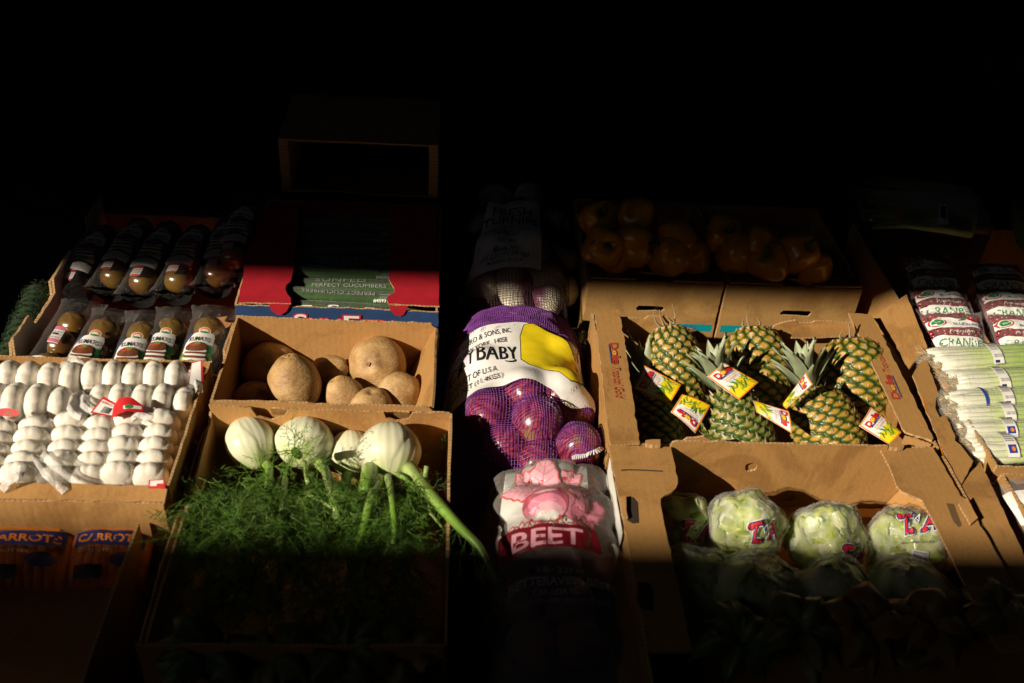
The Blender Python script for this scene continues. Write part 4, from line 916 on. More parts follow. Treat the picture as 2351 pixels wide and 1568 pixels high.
# ---- red onions
def onionmat():
    m, t, b, o = newmat('red_onion_skin'); uvm = nd(t, 'ShaderNodeAttribute', attribute_name='Col')
    t.links.new(uvm.outputs[0], b.inputs['Base Color']); b.inputs['Roughness'].default_value = .25; b.inputs['Coat Weight'].default_value = .6; b.inputs['Coat Roughness'].default_value = .22; return m
M['onion'] = onionmat(); M['purplenet'] = simple('purple_netting', (.20, .05, .30), .38, .4, 40, spec=.8)
rnd = random.Random(11)
OB = [(1120, 925, .135, .047), (1235, 940, .15, .049), (1330, 1000, .13, .044), (1160, 1000, .115, .044), (1235, 1035, .105, .043), (1205, 880, .155, .046), (1110, 830, .14, .045), (1290, 880, .15, .045), (1180, 790, .14, .045), (1285, 800, .14, .044), (1320, 920, .12, .044), (1200, 845, .11, .045)]
oballs = []
for x, y, z, r in OB:
    p = at(x, y, z+r*.6); oballs.append((p.x, p.y, z, r*.9))
ob = Bag(.016, -.064, .140, .264, R(-2), .2, oballs, k=.005, base=.90, wr=.004, px=2.6, py=9, tp=.62)
ot = thing('onion_bag', 'purple net bag of red onions with white printed band and yellow patch', 'onion bag', (.022, -.085, .002), 'net and plastic sacks down the middle')
for i, (bx, by, bz, br) in enumerate(oballs):
    ax = V((rnd.gauss(0, 1), rnd.gauss(0, 1), rnd.gauss(.2, .6))).normalized() if i != 2 else V((-.1, -.45, .85)); vs, fs = onion_ball((bx, by, bz), br, i, ax); m3 = frame_m(ax).transposed(); cl = []
    for v in vs:
        q = m3@(v-V((bx, by, bz))); th = math.atan2(q.y, q.x); s_ = .45+.35*math.sin(th*14+i+.5*N3(th*3, i))+.5*N3(math.cos(th)*9, math.sin(th)*9+i, q.z*8)+.25*N3(q.x*25, q.y*25+i, q.z*25); s_ += max(0, q.z/br-.75)*1.2
        cl.append(mixc((.12, .003, .024), (.48, .07, .12), s_*.85) if q.z/br < .93 else (.3, .14, .07))
    mesh('onion', vs, fs, M['onion'], ot, col=cl)
netting('net', ob, 62, 104, .0013, M['purplenet'], ot)
M['band'] = simple('white_woven_band', (.8, .79, .78), .6, .05, 40, .25, 400)
def bandz(p4): return None
# white band: a curved strip across the bag
bl = [(1003, 935), (1075, 905), (1170, 882), (1250, 885), (1310, 915), (1365, 950)]; bt = [(1045, 775), (1075, 752), (1150, 738), (1215, 738), (1300, 780), (1385, 850)]
hb = [at(*p, q) for p, q in zip(bl, (.10, .165, .19, .19, .18, .13))]; ht = [at(*p, q) for p, q in zip(bt, (.12, .165, .19, .195, .185, .13))]
def crv(pts, s):
    u = s*(len(pts)-1); i = max(0, min(int(u), len(pts)-2)); g = u-i; p0, p1, p2, p3 = pts[max(i-1, 0)], pts[i], pts[i+1], pts[min(i+2, len(pts)-1)]
    return .5*((2*p1)+(p2-p0)*g+(2*p0-5*p1+4*p2-p3)*g*g+(3*p1-p0-3*p2+p3)*g**3)
def bandf(a, b, h):
    p = crv(hb, a)*(1-b)+crv(ht, a)*b; g = .014; zz = (2*ob.z(p.x, p.y)+ob.z(p.x+g, p.y)+ob.z(p.x-g, p.y)+ob.z(p.x, p.y+g)+ob.z(p.x, p.y-g))/6; return V((p.x, p.y, max(zz, ob.z(p.x, p.y)-.004)+.0062+h))
vs = []; fs = []; NX, NY = 60, 30
for j in range(NY+1):
    for i in range(NX+1): vs.append(bandf(i/NX, j/NY, 0))
for j in range(NY):
    for i in range(NX): q = j*(NX+1)+i; fs.append((q, q+1, q+NX+2, q+NX+1))
bo = mesh('band', vs, fs, M['band'], ot)
d = Decal()
d.text('N.J. CALLARO & SONS, INC.', .06, .80, .46, .085, 'black', 0); d.text('ELBA, NEW YORK  14058', .08, .655, .42, .08, 'black', 0)
d.text('CRYBABY', .06, .38, .47, .20, 'black', 0)
d.text('PRODUCT OF U.S.A.', .07, .225, .35, .075, 'black', 0); d.text('25 LBS. NET (11.4KGS.)', .06, .10, .37, .075, 'black', 0)
d.ell(.42, .345, .028, .022, 'black'); d.ell(.42, .358, .028, .018, 'white')
# plain yellow patch with black edge and a grey field (the printed figure itself is left out)
yp = [(.50, .50), (.515, .72), (.56, .92), (.62, 1.0-.02), (.72, .97), (.80, .93), (.86, .80), (.89, .60), (.90, .40), (.87, .22), (.80, .18), (.72, .22), (.62, .22), (.54, .26), (.49, .36)]
cxy = (.70, .58); d.poly([(cxy[0]+(x-cxy[0])*1.03, cxy[1]+(y-cxy[1])*1.025) for x, y in yp], 'black'); d.poly(yp, 'yellow')
d.build('print', bo, bandf, (.0167, .0333), h0=.0012, dh=.0004)
# the gathered upper end: the same net doubled over itself
vs, fs = ob.grid(84, 150, .0045); rowt = 106; fs = [f for f in fs if f[0]//85 >= rowt]
o = mesh('gathered_net', [v+V((.0012*N3(v.x*90, v.y*90), .0012*N3(v.y*90, v.x*90, 3), .002*N3(v.x*40, v.y*40, 6))) for v in vs], fs, M['purplenet'], ot)
md = o.modifiers.new('strands', 'WIREFRAME'); md.thickness = .0011; md.use_even_offset = False; md.use_replace = True
# sewn bottom hem
M['hem'] = simple('white_stitched_hem', (.7, .68, .66), .7, .1, 100)
hm = [ob.hit(1312, 1048), ob.hit(1345, 1043), ob.hit(1375, 1030), ob.hit(1391, 1015)]
K = 26
for k in range(K):
    p = crv(hm, k/K); q = crv(hm, (k+.62)/K); sd = (q-p).cross(V((0, 0, 1))).normalized()
    vs = [p+V((0, 0, .004)), q+V((0, 0, .004)), q+sd*.008+V((0, 0, .002)), p+sd*.008+V((0, 0, .002))]; vs += [v-V((0, 0, .002)) for v in vs]
    mesh('hem_stitch', vs, [(0, 1, 2, 3), (7, 6, 5, 4), (0, 4, 5, 1), (1, 5, 6, 2), (2, 6, 7, 3), (3, 7, 4, 0)], M['hem'], ot, False)
a, b = tube([p+V((0, 0, .002)) for p in hm], .003, 6); mesh('hem', a, b, M['purplenet'], ot)

# ---- turnips
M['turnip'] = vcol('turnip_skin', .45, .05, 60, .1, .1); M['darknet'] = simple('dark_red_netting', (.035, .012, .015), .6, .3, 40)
TB = [(1100, 672, .08, .043), (1180, 680, .085, .045), (1255, 672, .085, .043), (1290, 650, .08, .042), (1110, 640, .105, .045), (1180, 630, .115, .046), (1250, 620, .115, .045), (1130, 570, .14, .045), (1215, 560, .15, .045), (1290, 570, .12, .042), (1120, 500, .14, .044), (1200, 490, .15, .045), (1270, 500, .13, .042), (1140, 440, .13, .042), (1220, 440, .14, .042)]
tballs = []
for x, y, z, r in TB: p = at(x, y, z+r*.5); tballs.append((p.x, p.y, z, r))
tb_ = Bag(.028, .395, .118, .235, R(-1), .205, tballs, k=.012, base=.9, wr=.003, tp=.32)
tt = thing('turnip_bag', 'dark net bag of turnips with white Fresh Turnips label, in shade', 'turnip bag', (.028, .36, .002), 'net and plastic sacks down the middle')
for i, (bx, by, bz, br) in enumerate(tballs):
    ax = V((rnd.gauss(0, 1), rnd.gauss(0, 1), rnd.gauss(0, 1))).normalized(); vs, fs = onion_ball((bx, by, bz), br, i+40, ax); m3 = frame_m(ax).transposed()
    mesh('turnip', vs, fs, M['turnip'], tt, col=[mixc((.68, .62, .5), (.22, .05, .12), ((m3@(v-V((bx, by, bz)))).z/br-.35)*3) for v in vs])
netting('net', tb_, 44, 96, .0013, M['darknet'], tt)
lq = [(1075, 622), (1242, 625), (1242, 440), (1120, 425)]
d = Decal(); d.poly([(0, 0), (1, 0), (.98, .80), (.72, 1.0), (.35, .98), (.08, .80)], 'offwhite')
d.poly([(.25, .86), (.42, .97), (.6, 1.0), (.78, .92), (.8, .84), (.6, .88), (.42, .86)], 'black'); d.poly([(.25, .81), (.45, .86), (.62, .86), (.78, .82), (.6, .80)], 'black'); d.text('F·A·R·M·S', .42, .865, .74, .018, 'white')
d.text('VEGETABLES & PACKING', .2, .775, .8, .022, 'black'); d.text('GRANT, MI 49337', .3, .74, .68, .02, 'black')
d.text('FRESH', .20, .61, .84, .085, 'black', 0); d.text('TURNIPS', .06, .49, .95, .11, 'black', 0); d.text('NAVETS', .32, .425, .66, .045, 'black')
d.text('PACKED BY', .36, .37, .6, .028, 'black', .01); d.text('RICE LAKE FARMS PACKING, LLC', .12, .325, .82, .028, 'black', .01); d.text('GRANT, MI 49327', .27, .29, .66, .028, 'black', .01)
d.text('Net Wt.', .34, .215, .62, .045, 'black', 0, .3); d.text('Poids Net', .3, .15, .68, .045, 'black', 0, .3); d.text('25 Lb (11.34 kg)', .14, .08, .82, .05, 'black', 0, .3); d.text('PRODUCE OF U.S.A.', .24, .025, .74, .028, 'black', .01)
d.build('label', tt, tb_.quad(lq, .004, (.165, .165, .2, .2)), (.05, .05), h0=.001, dh=.0003)
p = tb_.hit(1185, 412); 
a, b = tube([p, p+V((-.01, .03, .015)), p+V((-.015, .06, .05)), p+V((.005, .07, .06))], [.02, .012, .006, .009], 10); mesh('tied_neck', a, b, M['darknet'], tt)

# ---- beets
M['beet'] = simple('beet_skin', (.10, .012, .018), .6, .4, 30, .3, 80)
M['beetfilm'] = film('beet_bag_film', milk=.09, milkcol=(.6, .57, .53), rough=.14, bump=1.0, bs=30, refl=.35)
BB = [(1180, 1110, .11, .04), (1260, 1090, .13, .042), (1340, 1110, .12, .042), (1190, 1180, .12, .042), (1280, 1180, .14, .045), (1360, 1190, .12, .042), (1200, 1260, .12, .042), (1280, 1270, .13, .045), (1360, 1280, .11, .042), (1210, 1350, .11, .045), (1310, 1360, .11, .045), (1230, 1450, .09, .045), (1330, 1450, .09, .045)]
bballs = []
for x, y, z, r in BB: p = at(x, y, z+r*.5); bballs.append((p.x, p.y, z, r))
bb = Bag(.066, -.545, .118, .262, R(4), .185, bballs, k=.02, base=.93, wr=.0035, px=3.2, py=9)
bt_ = thing('beet_bag', 'clear plastic bag of beets printed with pink leaves, in front of the onions', 'beet bag', (.066, -.545, .002), 'net and plastic sacks down the middle')
for i, (bx, by, bz, br) in enumerate(bballs):
    vs, fs = onion_ball((bx, by, bz-.006), br*.93, i+80, (rnd.gauss(0, 1), rnd.gauss(0, 1), rnd.gauss(0, 1))); mesh('beet', vs, fs, M['beet'], bt_)
vs, fs = bb.grid(80, 150, .0085); mesh('plastic', vs, fs, M['beetfilm'], bt_)
def bleaf(d, bx, by, ang, ln, wd, sx=1.0, fill='palepink', edge='red', seed=0):
    r_ = random.Random(seed); c, s = math.cos(ang), math.sin(ang); L, Rr = [], []
    N_ = 11
    for k in range(N_+1):
        u = k/N_; w_ = wd*(math.sin(math.pi*u**.75)**.8)*(1+.0*u)*(1+(.16 if k % 2 else -.06)) if 0 < u < 1 else .02*wd
        L.append((u*ln, w_)); Rr.append((u*ln, -w_*(1+r_.uniform(-.15, .15))))
    pl = L+Rr[::-1]; tr_ = lambda p: (bx+(p[0]*c-p[1]*s)*sx, by+p[0]*s+p[1]*c)
    ed = [(x+(.013 if x > ln*.5 else -.006), y+(.011 if y > 0 else -.011)) for x, y in pl]
    d.poly([tr_(p) for p in ed], edge); d.poly([tr_(p) for p in pl], fill)
    n0_ = d.n; d.line([tr_(p) for p in ((0, 0), (ln*.5, .01), (ln*.93, 0))], .012, 'pink')
    for u in (.25, .42, .58, .74):
        for g in (-1, 1): d.n = n0_; d.line([tr_((u*ln, 0)), tr_(((u+.14)*ln, g*wd*.62))], .007, 'pink')
d = Decal()
# unit frame over the printed part: x right, y up
d.poly([(.06, .97), (.3, 1.0), (.8, .98), (.82, .30), (.0, .30), (.02, .6)], 'offwhite')
d.poly([(.06, .97), (.3, 1.0), (.8, .98), (.8, .80), (.55, .7), (.3, .72), (.05, .8)], 'grey')
bleaf(d, .36, .64, R(128), .36, .11, .9, seed=1); bleaf(d, .43, .62, R(35), .42, .12, .9, seed=3); bleaf(d, .36, .62, R(172), .38, .085, .9, seed=4); bleaf(d, .46, .60, R(10), .40, .10, .9, seed=5); bleaf(d, .38, .60, R(84), .40, .15, .9, seed=2)
bleaf(d, .62, .35, R(75), .30, .13, .9, 'pink', 'magenta', 6); bleaf(d, .64, .36, R(25), .36, .12, .9, 'pink', 'magenta', 7)
d.line([(.40, .55), (.55, .60), (.66, .52)], .02, 'red')
d.ell(.40, .47, .20, .16, 'red'); d.ell(.40, .47, .19, .15, 'magenta'); d.ell(.40, .43, .185, .11, 'pink'); d.ell(.40, .395, .16, .075, 'palepink'); d.ell(.40, .365, .12, .045, 'offwhite'); d.ell(.40, .565, .10, .012, 'palepink'); d.line([(.28, .50), (.36, .47), (.5, .475)], .006, 'palepink')
n0_ = d.n
for k in range(9): d.n = n0_; d.line([(.08+k*.085, .285), (.12+k*.08, .32+.02*(k % 3)), (.15+k*.085, .29)], .01, 'red')
d.poly([(.0, .285), (.84, .285), (.9, .10), (.02, .10)], 'darkred'); d.text('BEET', .12, .125, .72, .125, 'palepink', .02)
d.build('print', bt_, bb.quad([(1143, 1292), (1412, 1300), (1398, 1045), (1150, 1042)]), (.025, .025), h0=.0004, dh=.0002)
d = Decal(); d.text('5 lb · 2.27 kg', .28, .88, .75, .06, 'grey', .02); d.text('BETTERAVES · BEETS', .02, .74, 1.08, .09, 'grey', .03); d.text('CANADA No.1', .25, .64, .75, .06, 'grey', .02); d.text('PRODUIT DU QUEBEC · PRODUCT OF QUEBEC', .05, .55, 1.05, .05, 'grey', .01)
d.build('print', bt_, bb.quad([(1170, 1490), (1400, 1500), (1400, 1292), (1165, 1286)]), (.05, .06), h0=.001, dh=.0002)
d = Decal(); d.text('Les maraichers St-Jude', .12, .36, .9, .07, 'darkred', .01, .2); d.text('(450) 589 4650', .2, .12, .9, .07, 'darkred', .02)
d.build('address_print', bt_, bb.quad([(1170, 1490), (1400, 1500), (1400, 1292), (1165, 1286)]), (.05, .06), h0=.001, dh=.0002)
# ------------------------------------------------------------------ pineapples
M['pine'] = vcol('pineapple_rind', .45, .25, 140, .05, .15, var=.25, vs=90); M['bract'] = vcol('pineapple_bract', .6, 0, 80, var=.2)
M['pleaf'] = vcol('pineapple_leaf', .5, .1, 60, 0, .05, var=.2, vs=50)
GA = math.pi*(3-math.sqrt(5))
def pineapple(px, py, z, axis, label, seed, rx=.053, L=.165, ripe=.5, crown=None, dry=0):
    """axis points from the crown end to the base"""
    rnd = random.Random(seed); c = at(px, py, z); ax = V(axis).normalized(); m = frame_m(ax, (1, 0, .2))
    t = thing('pineapple', label, 'pineapple', (c.x, c.y, max(.01, z-L*.5)), 'pineapples in the carton'); H = L/2
    rows = 15; per = 13; eyes = []
    def rad(u): return rx*(max(0, 1-abs(u)**2.9)**.5)*(1+.05*u)
    # lozenge lattice: row j at height u, alternate rows shifted, a slight spiral
    def lat(th, u):
        v = (u+1)/2*rows; best = (9, 0, 0, 0, 0)
        for j in (int(v)-1, int(v), int(v)+1):
            q = th/(2*math.pi)*per-.5*(j % 2)-.06*j; k = round(q); dx = (q-k); dy = (v-j-.5)*.62
            r = abs(dx)*.9+abs(dy)*1.05; r = .5*r+.6*math.hypot(dx, dy)
            if r < best[0]: best = (r, j, k, dx, dy)
        return best
    cols = []
    def f(d, th, zz):
        u = zz; u2 = math.copysign(1-(1-abs(u))**.8, u) if abs(u) < 1 else u
        r, j, k, dx, dy = lat(th+.10*N3(d.x*2.5+seed, d.y*2.5, d.z*2.5), u2+.03*N3(d.x*2.2, d.y*2.2+seed, d.z*2.2)); e = max(0, 1-r/.62); hsh = N3(j*3.1+seed, k*2.7, .5)
        bump = .0062*min(1, e*2.0)**.6 - .004*max(0, .35-e)
        ripeL = ripe+.25*hsh+.35*max(0, u2)*ripe
        cen = (.62, .32, .035) if ripeL > .3 else (.36, .33, .07)
        edge = (.03, .07, .010); mid = mixc((.13, .19, .025), (.50, .33, .035), ripeL)
        cc = mixc(edge, mid, (e-.28)*5); cc = mixc(cc, cen, (e-.46)*5*min(1, ripeL+.4)); cc = mixc(cc, (.24, .13, .06), (e-.78)*6)
        cols.append(cc); R0 = rad(u2)+bump if abs(u2) < .999 else .002
        return c+m@V((R0*math.cos(th), R0*math.sin(th), u2*H))
    vs, fs = blob(150, 92, f); mesh('body', vs, fs, M['pine'], t, col=cols)
    mb = MB()
    for j in range(rows):
        u = (j+.5)/rows*2-1
        for k in range(per):
            th = (k+.5*(j % 2)+.06*j)/per*2*math.pi; rr = rad(u)+.0045; nr = m@V((math.cos(th), math.sin(th), .0)); tg = m@V((-math.sin(th), math.cos(th), 0))
            up_ = -ax                                # bracts point to the crown
            b0 = c+m@V((rr*math.cos(th), rr*math.sin(th), u*H))-up_*.0035; w_ = .0034+.0014*rnd.random(); l = rnd.uniform(.009, .016)*(1.35 if ripe < .2 else 1)
            cl = mixc((.66, .52, .36), (.34, .27, .12), rnd.random()*.8)
            tip = b0+up_*l*.8+nr*l*rnd.uniform(.25, .6)+tg*rnd.gauss(0, .0015)
            mb.add([b0-tg*w_, b0+tg*w_, b0+nr*.0022+up_*.003, tip], [(0, 1, 2), (0, 2, 3), (2, 1, 3), (1, 0, 3)], cl)
    mb.build('bracts', M['bract'], t, False, kind='stuff')
    if dry:
        b0 = c+ax*H*.97
        for k in range(dry):
            a = k/dry*6.28+rnd.random(); e = (m@V((math.cos(a)*.6, math.sin(a)*.6, rnd.uniform(.3, 1.2)))).normalized(); l = rnd.uniform(.015, .04)
            x, y = tube([b0+m@V((math.cos(a)*.012, math.sin(a)*.012, -.004)), b0+e*l*.5+m@V((math.cos(a)*.012, math.sin(a)*.012, 0)), b0+e*l+ax*.006], [.0035, .0022, .0005], 4, False); mesh('dry_leaf', x, y, M['bract'], t, True, col=[(.32, .24, .14)]*len(x))
    if crown:
        cd_, n, ln = crown; e0 = c-ax*H*.97; cm = frame_m(cd_, (1, 0, 0)); cz = V(cd_).normalized()
        for k in range(n):
            u = k/n; a = k*GA; out = (.36-.30*u); e = (cm@V((math.cos(a)*out, math.sin(a)*out, .55+u))).normalized(); l = ln*(.45+.55*math.sin(math.pi*min(1, .25+u*.75)))*rnd.uniform(.85, 1.1); w_ = .0125*(1-.25*u)
            p = e0+cz*(.004+.045*u)+cm@V((math.cos(a), math.sin(a), 0))*.009; sd = e.cross(cz); sd = sd.normalized() if sd.length > .05 else cm@V((-math.sin(a), math.cos(a), 0)); nn = sd.cross(e)
            vs = []; fs = []; cl = []
            for q in range(9):
                s = q/8; cp = p+e*(l*s)+(cm@V((math.cos(a), math.sin(a), 0)))*(.018*s*s); ww = w_*(1-s**2.2)*(.8+.4*math.sin(min(1, s*2)*1.57)); 
                for g, dz in ((-1, 0), (-.5, -.0022), (0, -.0032), (.5, -.0022), (1, 0)): vs.append(cp+sd*(ww*g)+nn*(dz)); cl.append(mixc(mixc((.24, .30, .17), (.38, .44, .28), s), (.42, .46, .32), .5*(abs(g) == 1)))
            for q in range(8):
                for g in range(4): b = q*5+g; fs.append((b, b+1, b+6, b+5))
            n0 = len(vs); vs += [v-nn*.0012 for v in vs]; cl += cl; fs += [tuple(i+n0 for i in f_[::-1]) for f_ in fs]
            mesh('crown_leaf', vs, fs, M['pleaf'], t, True, col=cl)
    return t
pineapple(1550, 850, .135, (-.20, .62, .76), 'tall narrow pineapple at the back left, Dole tag leaning below it', 1, .047, .175, .45, dry=4)
pineapple(1738, 858, .130, (-.12, .66, .74), 'pineapple in the middle of the back row with a tag on its left shoulder', 2, .056, .185, .55, dry=3)
pineapple(1960, 880, .130, (-.12, .60, .76), 'biggest, most orange pineapple at the back right of its carton', 3, .063, .178, .45, dry=3)
pineapple(1692, 985, .125, (.30, -.62, -.50), 'front-row pineapple in the middle with its grey-green crown pointing up behind', 4, .054, .15, .12, crown=((-.38, .42, .85), 18, .070))
pineapple(1895, 985, .125, (.30, -.62, -.48), 'front-row pineapple at the right with orange eyes and an upright crown', 5, .058, .155, .6, crown=((-.36, .42, .88), 18, .072))
pineapple(1500, 1000, .07, (.05, -.75, -.35), 'pineapple in the shaded front left corner, nearly hidden', 6, .050, .16, .3, crown=((-.1, .9, .35), 22, .10))
# a few long dry leaves poking over the back wall
# ---- hanging tags
def doletag(d):
    d.rrect(0, 0, 1, 1, .04, 'orange'); d.rect(.05, .035, .95, .965, 'white')
    d.poly([(.05, .035), (.95, .035), (.95, .50), (.78, .42), (.6, .46), (.4, .38), (.2, .40), (.05, .34)], 'yellow'); r_ = random.Random(2)
    for k in range(30): x, y = r_.uniform(.12, .9), r_.uniform(.08, .44); d.ell(x, y, .12, .016, ('leafgreen', 'limeg', 'green')[k % 3], r_.uniform(.3, 2.6), 8)
    dole(d, .13, .74, .87, .17); d.text('TROPICAL GOLD', .2, .62, .85, .035, 'orange'); d.text('Pineapple', .25, .545, .75, .045, 'orange')
def tagat(quad, z, n, label, back=False):
    q = [pz([p])[0] for p in quad]; c0 = at(sum(x for x, y in q)/4, sum(y for x, y in q)/4, z); nn = V(n).normalized(); w3 = [atp(x, y, c0, nn) for x, y in q]
    t = thing('pineapple_tag', label, 'tag', (c0.x, c0.y, c0.z-.02), 'printed tags on the pineapples')
    A, B, C, D = w3; mb = MB(); vs = []; K = 8
    bend = lambda a: .004*math.sin(a*math.pi)
    fn = lambda a, b, h: (A*(1-a)+B*a)*(1-b)+(D*(1-a)+C*a)*b+nn*(bend(a)+h)
    for i in range(K+1):
        for b in (0, 1): vs.append(fn(i/K, b, 0))
    n0 = len(vs); vs += [v-nn*.0006 for v in vs]; fs = []
    for i in range(K): fs.append((2*i, 2*i+2, 2*i+3, 2*i+1)); fs.append((n0+2*i+1, n0+2*i+3, n0+2*i+2, n0+2*i)); fs.append((2*i, n0+2*i, n0+2*i+2, 2*i+2)); fs.append((2*i+1, 2*i+3, n0+2*i+3, n0+2*i+1))
    fs += [(0, 1, n0+1, n0), (2*K+1, 2*K, n0+2*K, n0+2*K+1)]
    mesh('card', vs, fs, P['white'] if not back else P['tan'], t); d = Decal(); doletag(d); d.build('print', t, fn, (.12, 2), h0=.0006, dh=.00008)
    return t
# quads: bottom-left, bottom-right, top-right, top-left of the print
tagat([(550, 690), (628, 562), (385, 436), (310, 590)], .155, (.1, -.55, .8), 'Dole pineapple tag at the left, cut across by a hard shadow')
tagat([(1012, 664), (1142, 548), (915, 418), (800, 508)], .215, (.05, -.5, .85), 'bright Dole pineapple tag on the middle pineapple, reading upwards')
tagat([(822, 702), (635, 628), (560, 745), (722, 886)], .175, (.1, -.5, .85), 'Dole pineapple tag lying upside down at the front left')
tagat([(1105, 668), (1130, 745), (1365, 888), (1345, 740)], .20, (-.15, -.55, .8), 'folded Dole pineapple tag between the two front pineapples')
tagat([(1305, 690), (1330, 725), (1505, 560), (1462, 480)], .22, (-.75, -.5, .5), 'dark Dole tag seen edge-on beside the right crown')
tagat([(2010, 960), (2095, 880), (1890, 712), (1812, 838)], .20, (.05, -.5, .85), 'Dole pineapple tag at the front right corner of its carton')
# ------------------------------------------------------------------ lettuce
M['lett'] = vcol('lettuce_leaf', .45, .25, 60, .1, .1, var=.2, vs=60)
M['lfilm'] = film('lettuce_wrap', milk=.03, milkcol=(.82, .84, .80), rough=.09, spots=.24, bump=1.0, bs=60, refl=.24, drops=True)
def lettuce(px, py, z, r, label, seed, logo=None, rot=0, dirn=(0, -.6, .8), top=(-.1, .5, .85), code=None):
    rnd = random.Random(seed); c = at(px, py, z); t = thing('wrapped_lettuce', label, 'lettuce', (c.x, c.y, max(.06, z-r)), 'wrapped lettuce heads in the carton')
    tp = V(top).normalized(); cols = []
    e1 = tp.orthogonal().normalized(); e2 = tp.cross(e1)
    def base(d):                                   # lumpy, narrowing towards the gathered end
        a = d.dot(tp); return 1+.24*N3(d.x*1.25+seed*5, d.y*1.25, d.z*1.25)+.07*N3(d.x*2.6+seed, d.y*2.6, d.z*2.6)+.06*max(0, a)**2-.05*(1-a*a)
    def lf(d, th, zz):
        n1 = N3(d.x*2.2+seed, d.y*2.2, d.z*2.2); n2 = N3(d.x*4.5+seed, d.y*4.5, d.z*4.5); n3 = N3(d.x*14+seed, d.y*14, d.z*14); rid = 1-abs(N3(d.x*3.3+seed*2, d.y*3.3, d.z*3.3))*2; ph = math.atan2(d.dot(e2), d.dot(e1)); vein = abs(math.sin(ph*5+2*n1+seed))
        k = .93+.03*n1+.06*n2+.02*n3+.03*max(0, rid-.6)
        g = .55+1.5*n1+.4*n2+.3*n3; cc = mixc((.66, .70, .40), (.40, .50, .02), g); cc = mixc(cc, (.06, .15, .012), (n2+.4*n3-.16)*3.2); cc = mixc(cc, (.74, .77, .55), (rid-.80)*3); cc = mixc(cc, (.78, .80, .60), (.06-vein)*8*max(0, .7-n1))
        cols.append(cc); return c+d*(r*k*base(d))
    vs, fs = blob(96, 60, lf); mesh('heart', vs, fs, M['lett'], t, col=cols)
    for q in range(9 if seed < 5 else 4):          # outer leaves, ruffled at the rim, wrapped over the heart
        ph0 = q*2.4+seed; lat_ = (.15, .55, -.2)[q % 3]; n0 = (e1*math.cos(ph0)*math.cos(lat_)+e2*math.sin(ph0)*math.cos(lat_)+tp*math.sin(lat_)).normalized(); ux = n0.cross(tp).normalized(); uy = ux.cross(n0); uy = uy if uy.dot(tp) > 0 else -uy
        vs = []; fs = []; cl = []; NP, NR = 40, 9
        for j in range(NR+1):
            for i in range(NP):
                f_ = 2*math.pi*i/NP; ed = .72*(1+.12*math.sin(f_*3+q)+.07*math.sin(f_*9+q*2)+.04*math.sin(f_*17+seed)); rho = j/NR*ed*(1.15 if math.sin(f_) > 0 else .9)
                dd = (n0*math.cos(rho)+(ux*math.cos(f_)+uy*math.sin(f_))*math.sin(rho)).normalized(); s_ = j/NR
                vs.append(c+dd*(r*base(dd)*(.955+.012*(q % 3)+.06*s_**2*math.sin(f_*6+q*1.7+1.2*math.sin(f_*2))*(.6+.4*math.sin(f_*3))+.03*s_**3-.03*math.exp(-(math.cos(f_)*rho/.06)**2)*0)))
                rb = math.exp(-((math.cos(f_)*s_)/.10)**2)+.6*math.exp(-((abs(math.sin(f_*2.5+.8))*s_)/.10)**2)*s_
                cl.append(mixc(mixc(mixc((.70, .73, .42), (.46, .55, .03), s_*1.0-.1+.6*N3(dd.x*3, dd.y*3, dd.z*3+q)), (.14, .26, .02), (s_-.72)*1.8+.7*N3(dd.x*7, dd.y*7+q, dd.z*7)), (.78, .80, .60), rb*.85))
        for j in range(NR):
            for i in range(NP): fs.append((j*NP+i, j*NP+(i+1) % NP, (j+1)*NP+(i+1) % NP, (j+1)*NP+i))
        mesh('leaf', vs, fs, M['lett'], t, col=cl)
    def rf(d):
        a = d.dot(tp); th = math.atan2(d.dot(e2), d.dot(e1)); pl = 1-abs(math.sin(th*4.5+seed+1.6*a+1.6*N3(d.x*2, d.y*2, seed)))
        fold = (.05*pl**4+.03*(1-abs(math.sin(th*10+seed*3+3*a+N3(d.x*4, d.y*4, seed))))**4)*(.35+.65*max(0, a))
        cr = .035*(1-min(1, abs(N3(d.x*3.6+seed*3, d.y*3.6, d.z*3.6))*7))+.02*(1-min(1, abs(N3(d.x*7+seed*3, d.y*7, d.z*7))*6))
        return r*(base(d)*1.035+fold+cr)
    vs, fs = blob(150, 90, lambda d, th, zz: c+d*rf(d)); mesh('wrap', vs, fs, M['lfilm'], t)
    def mp(n0, rot, size):
        n0 = V(n0).normalized(); x = V((1, 0, 0))-n0*n0.x; x.normalize(); y = n0.cross(x); x, y = x*math.cos(rot)+y*math.sin(rot), y*math.cos(rot)-x*math.sin(rot)
        return lambda a, b, h: (lambda d: c+d*(rf(d)+h))((n0*r+x*(a*size)+y*(b*size)).normalized())
    if logo:
        d = Decal()
        for ik, bo in (('white', .075), ('navy', .045), ('red', -.005)):
            d.text('T', -.62, -.42, -.02, .86, ik, bo+.01, .6); d.text('A', .12, -.42, .72, .80, ik, bo, .6)
            d.ell(-.52, .30, .14+bo, .12+bo, ik); d.ell(-.36, -.36, .14+bo, .10+bo, ik); d.ell(.22, -.36, .10+bo, .09+bo, ik)
        d.poly([(-.02, -.1), (.1, .0), (.2, .26), (.08, .2), (-.06, .12)], 'white'); d.poly([(0, -.06), (.09, .02), (.17, .22), (.07, .16), (-.03, .1)], 'blue')
        d.build('logo', t, mp(logo, rot, .036), (.15, .15), h0=.0018, dh=.0002)
        d = Decal(); d.text('GREEN CLEANED LETTUCE', -.9, -.85, .5, .09, 'navy'); d.build('print', t, mp(logo, rot-.1, .042), (.15, .3), h0=.0016)
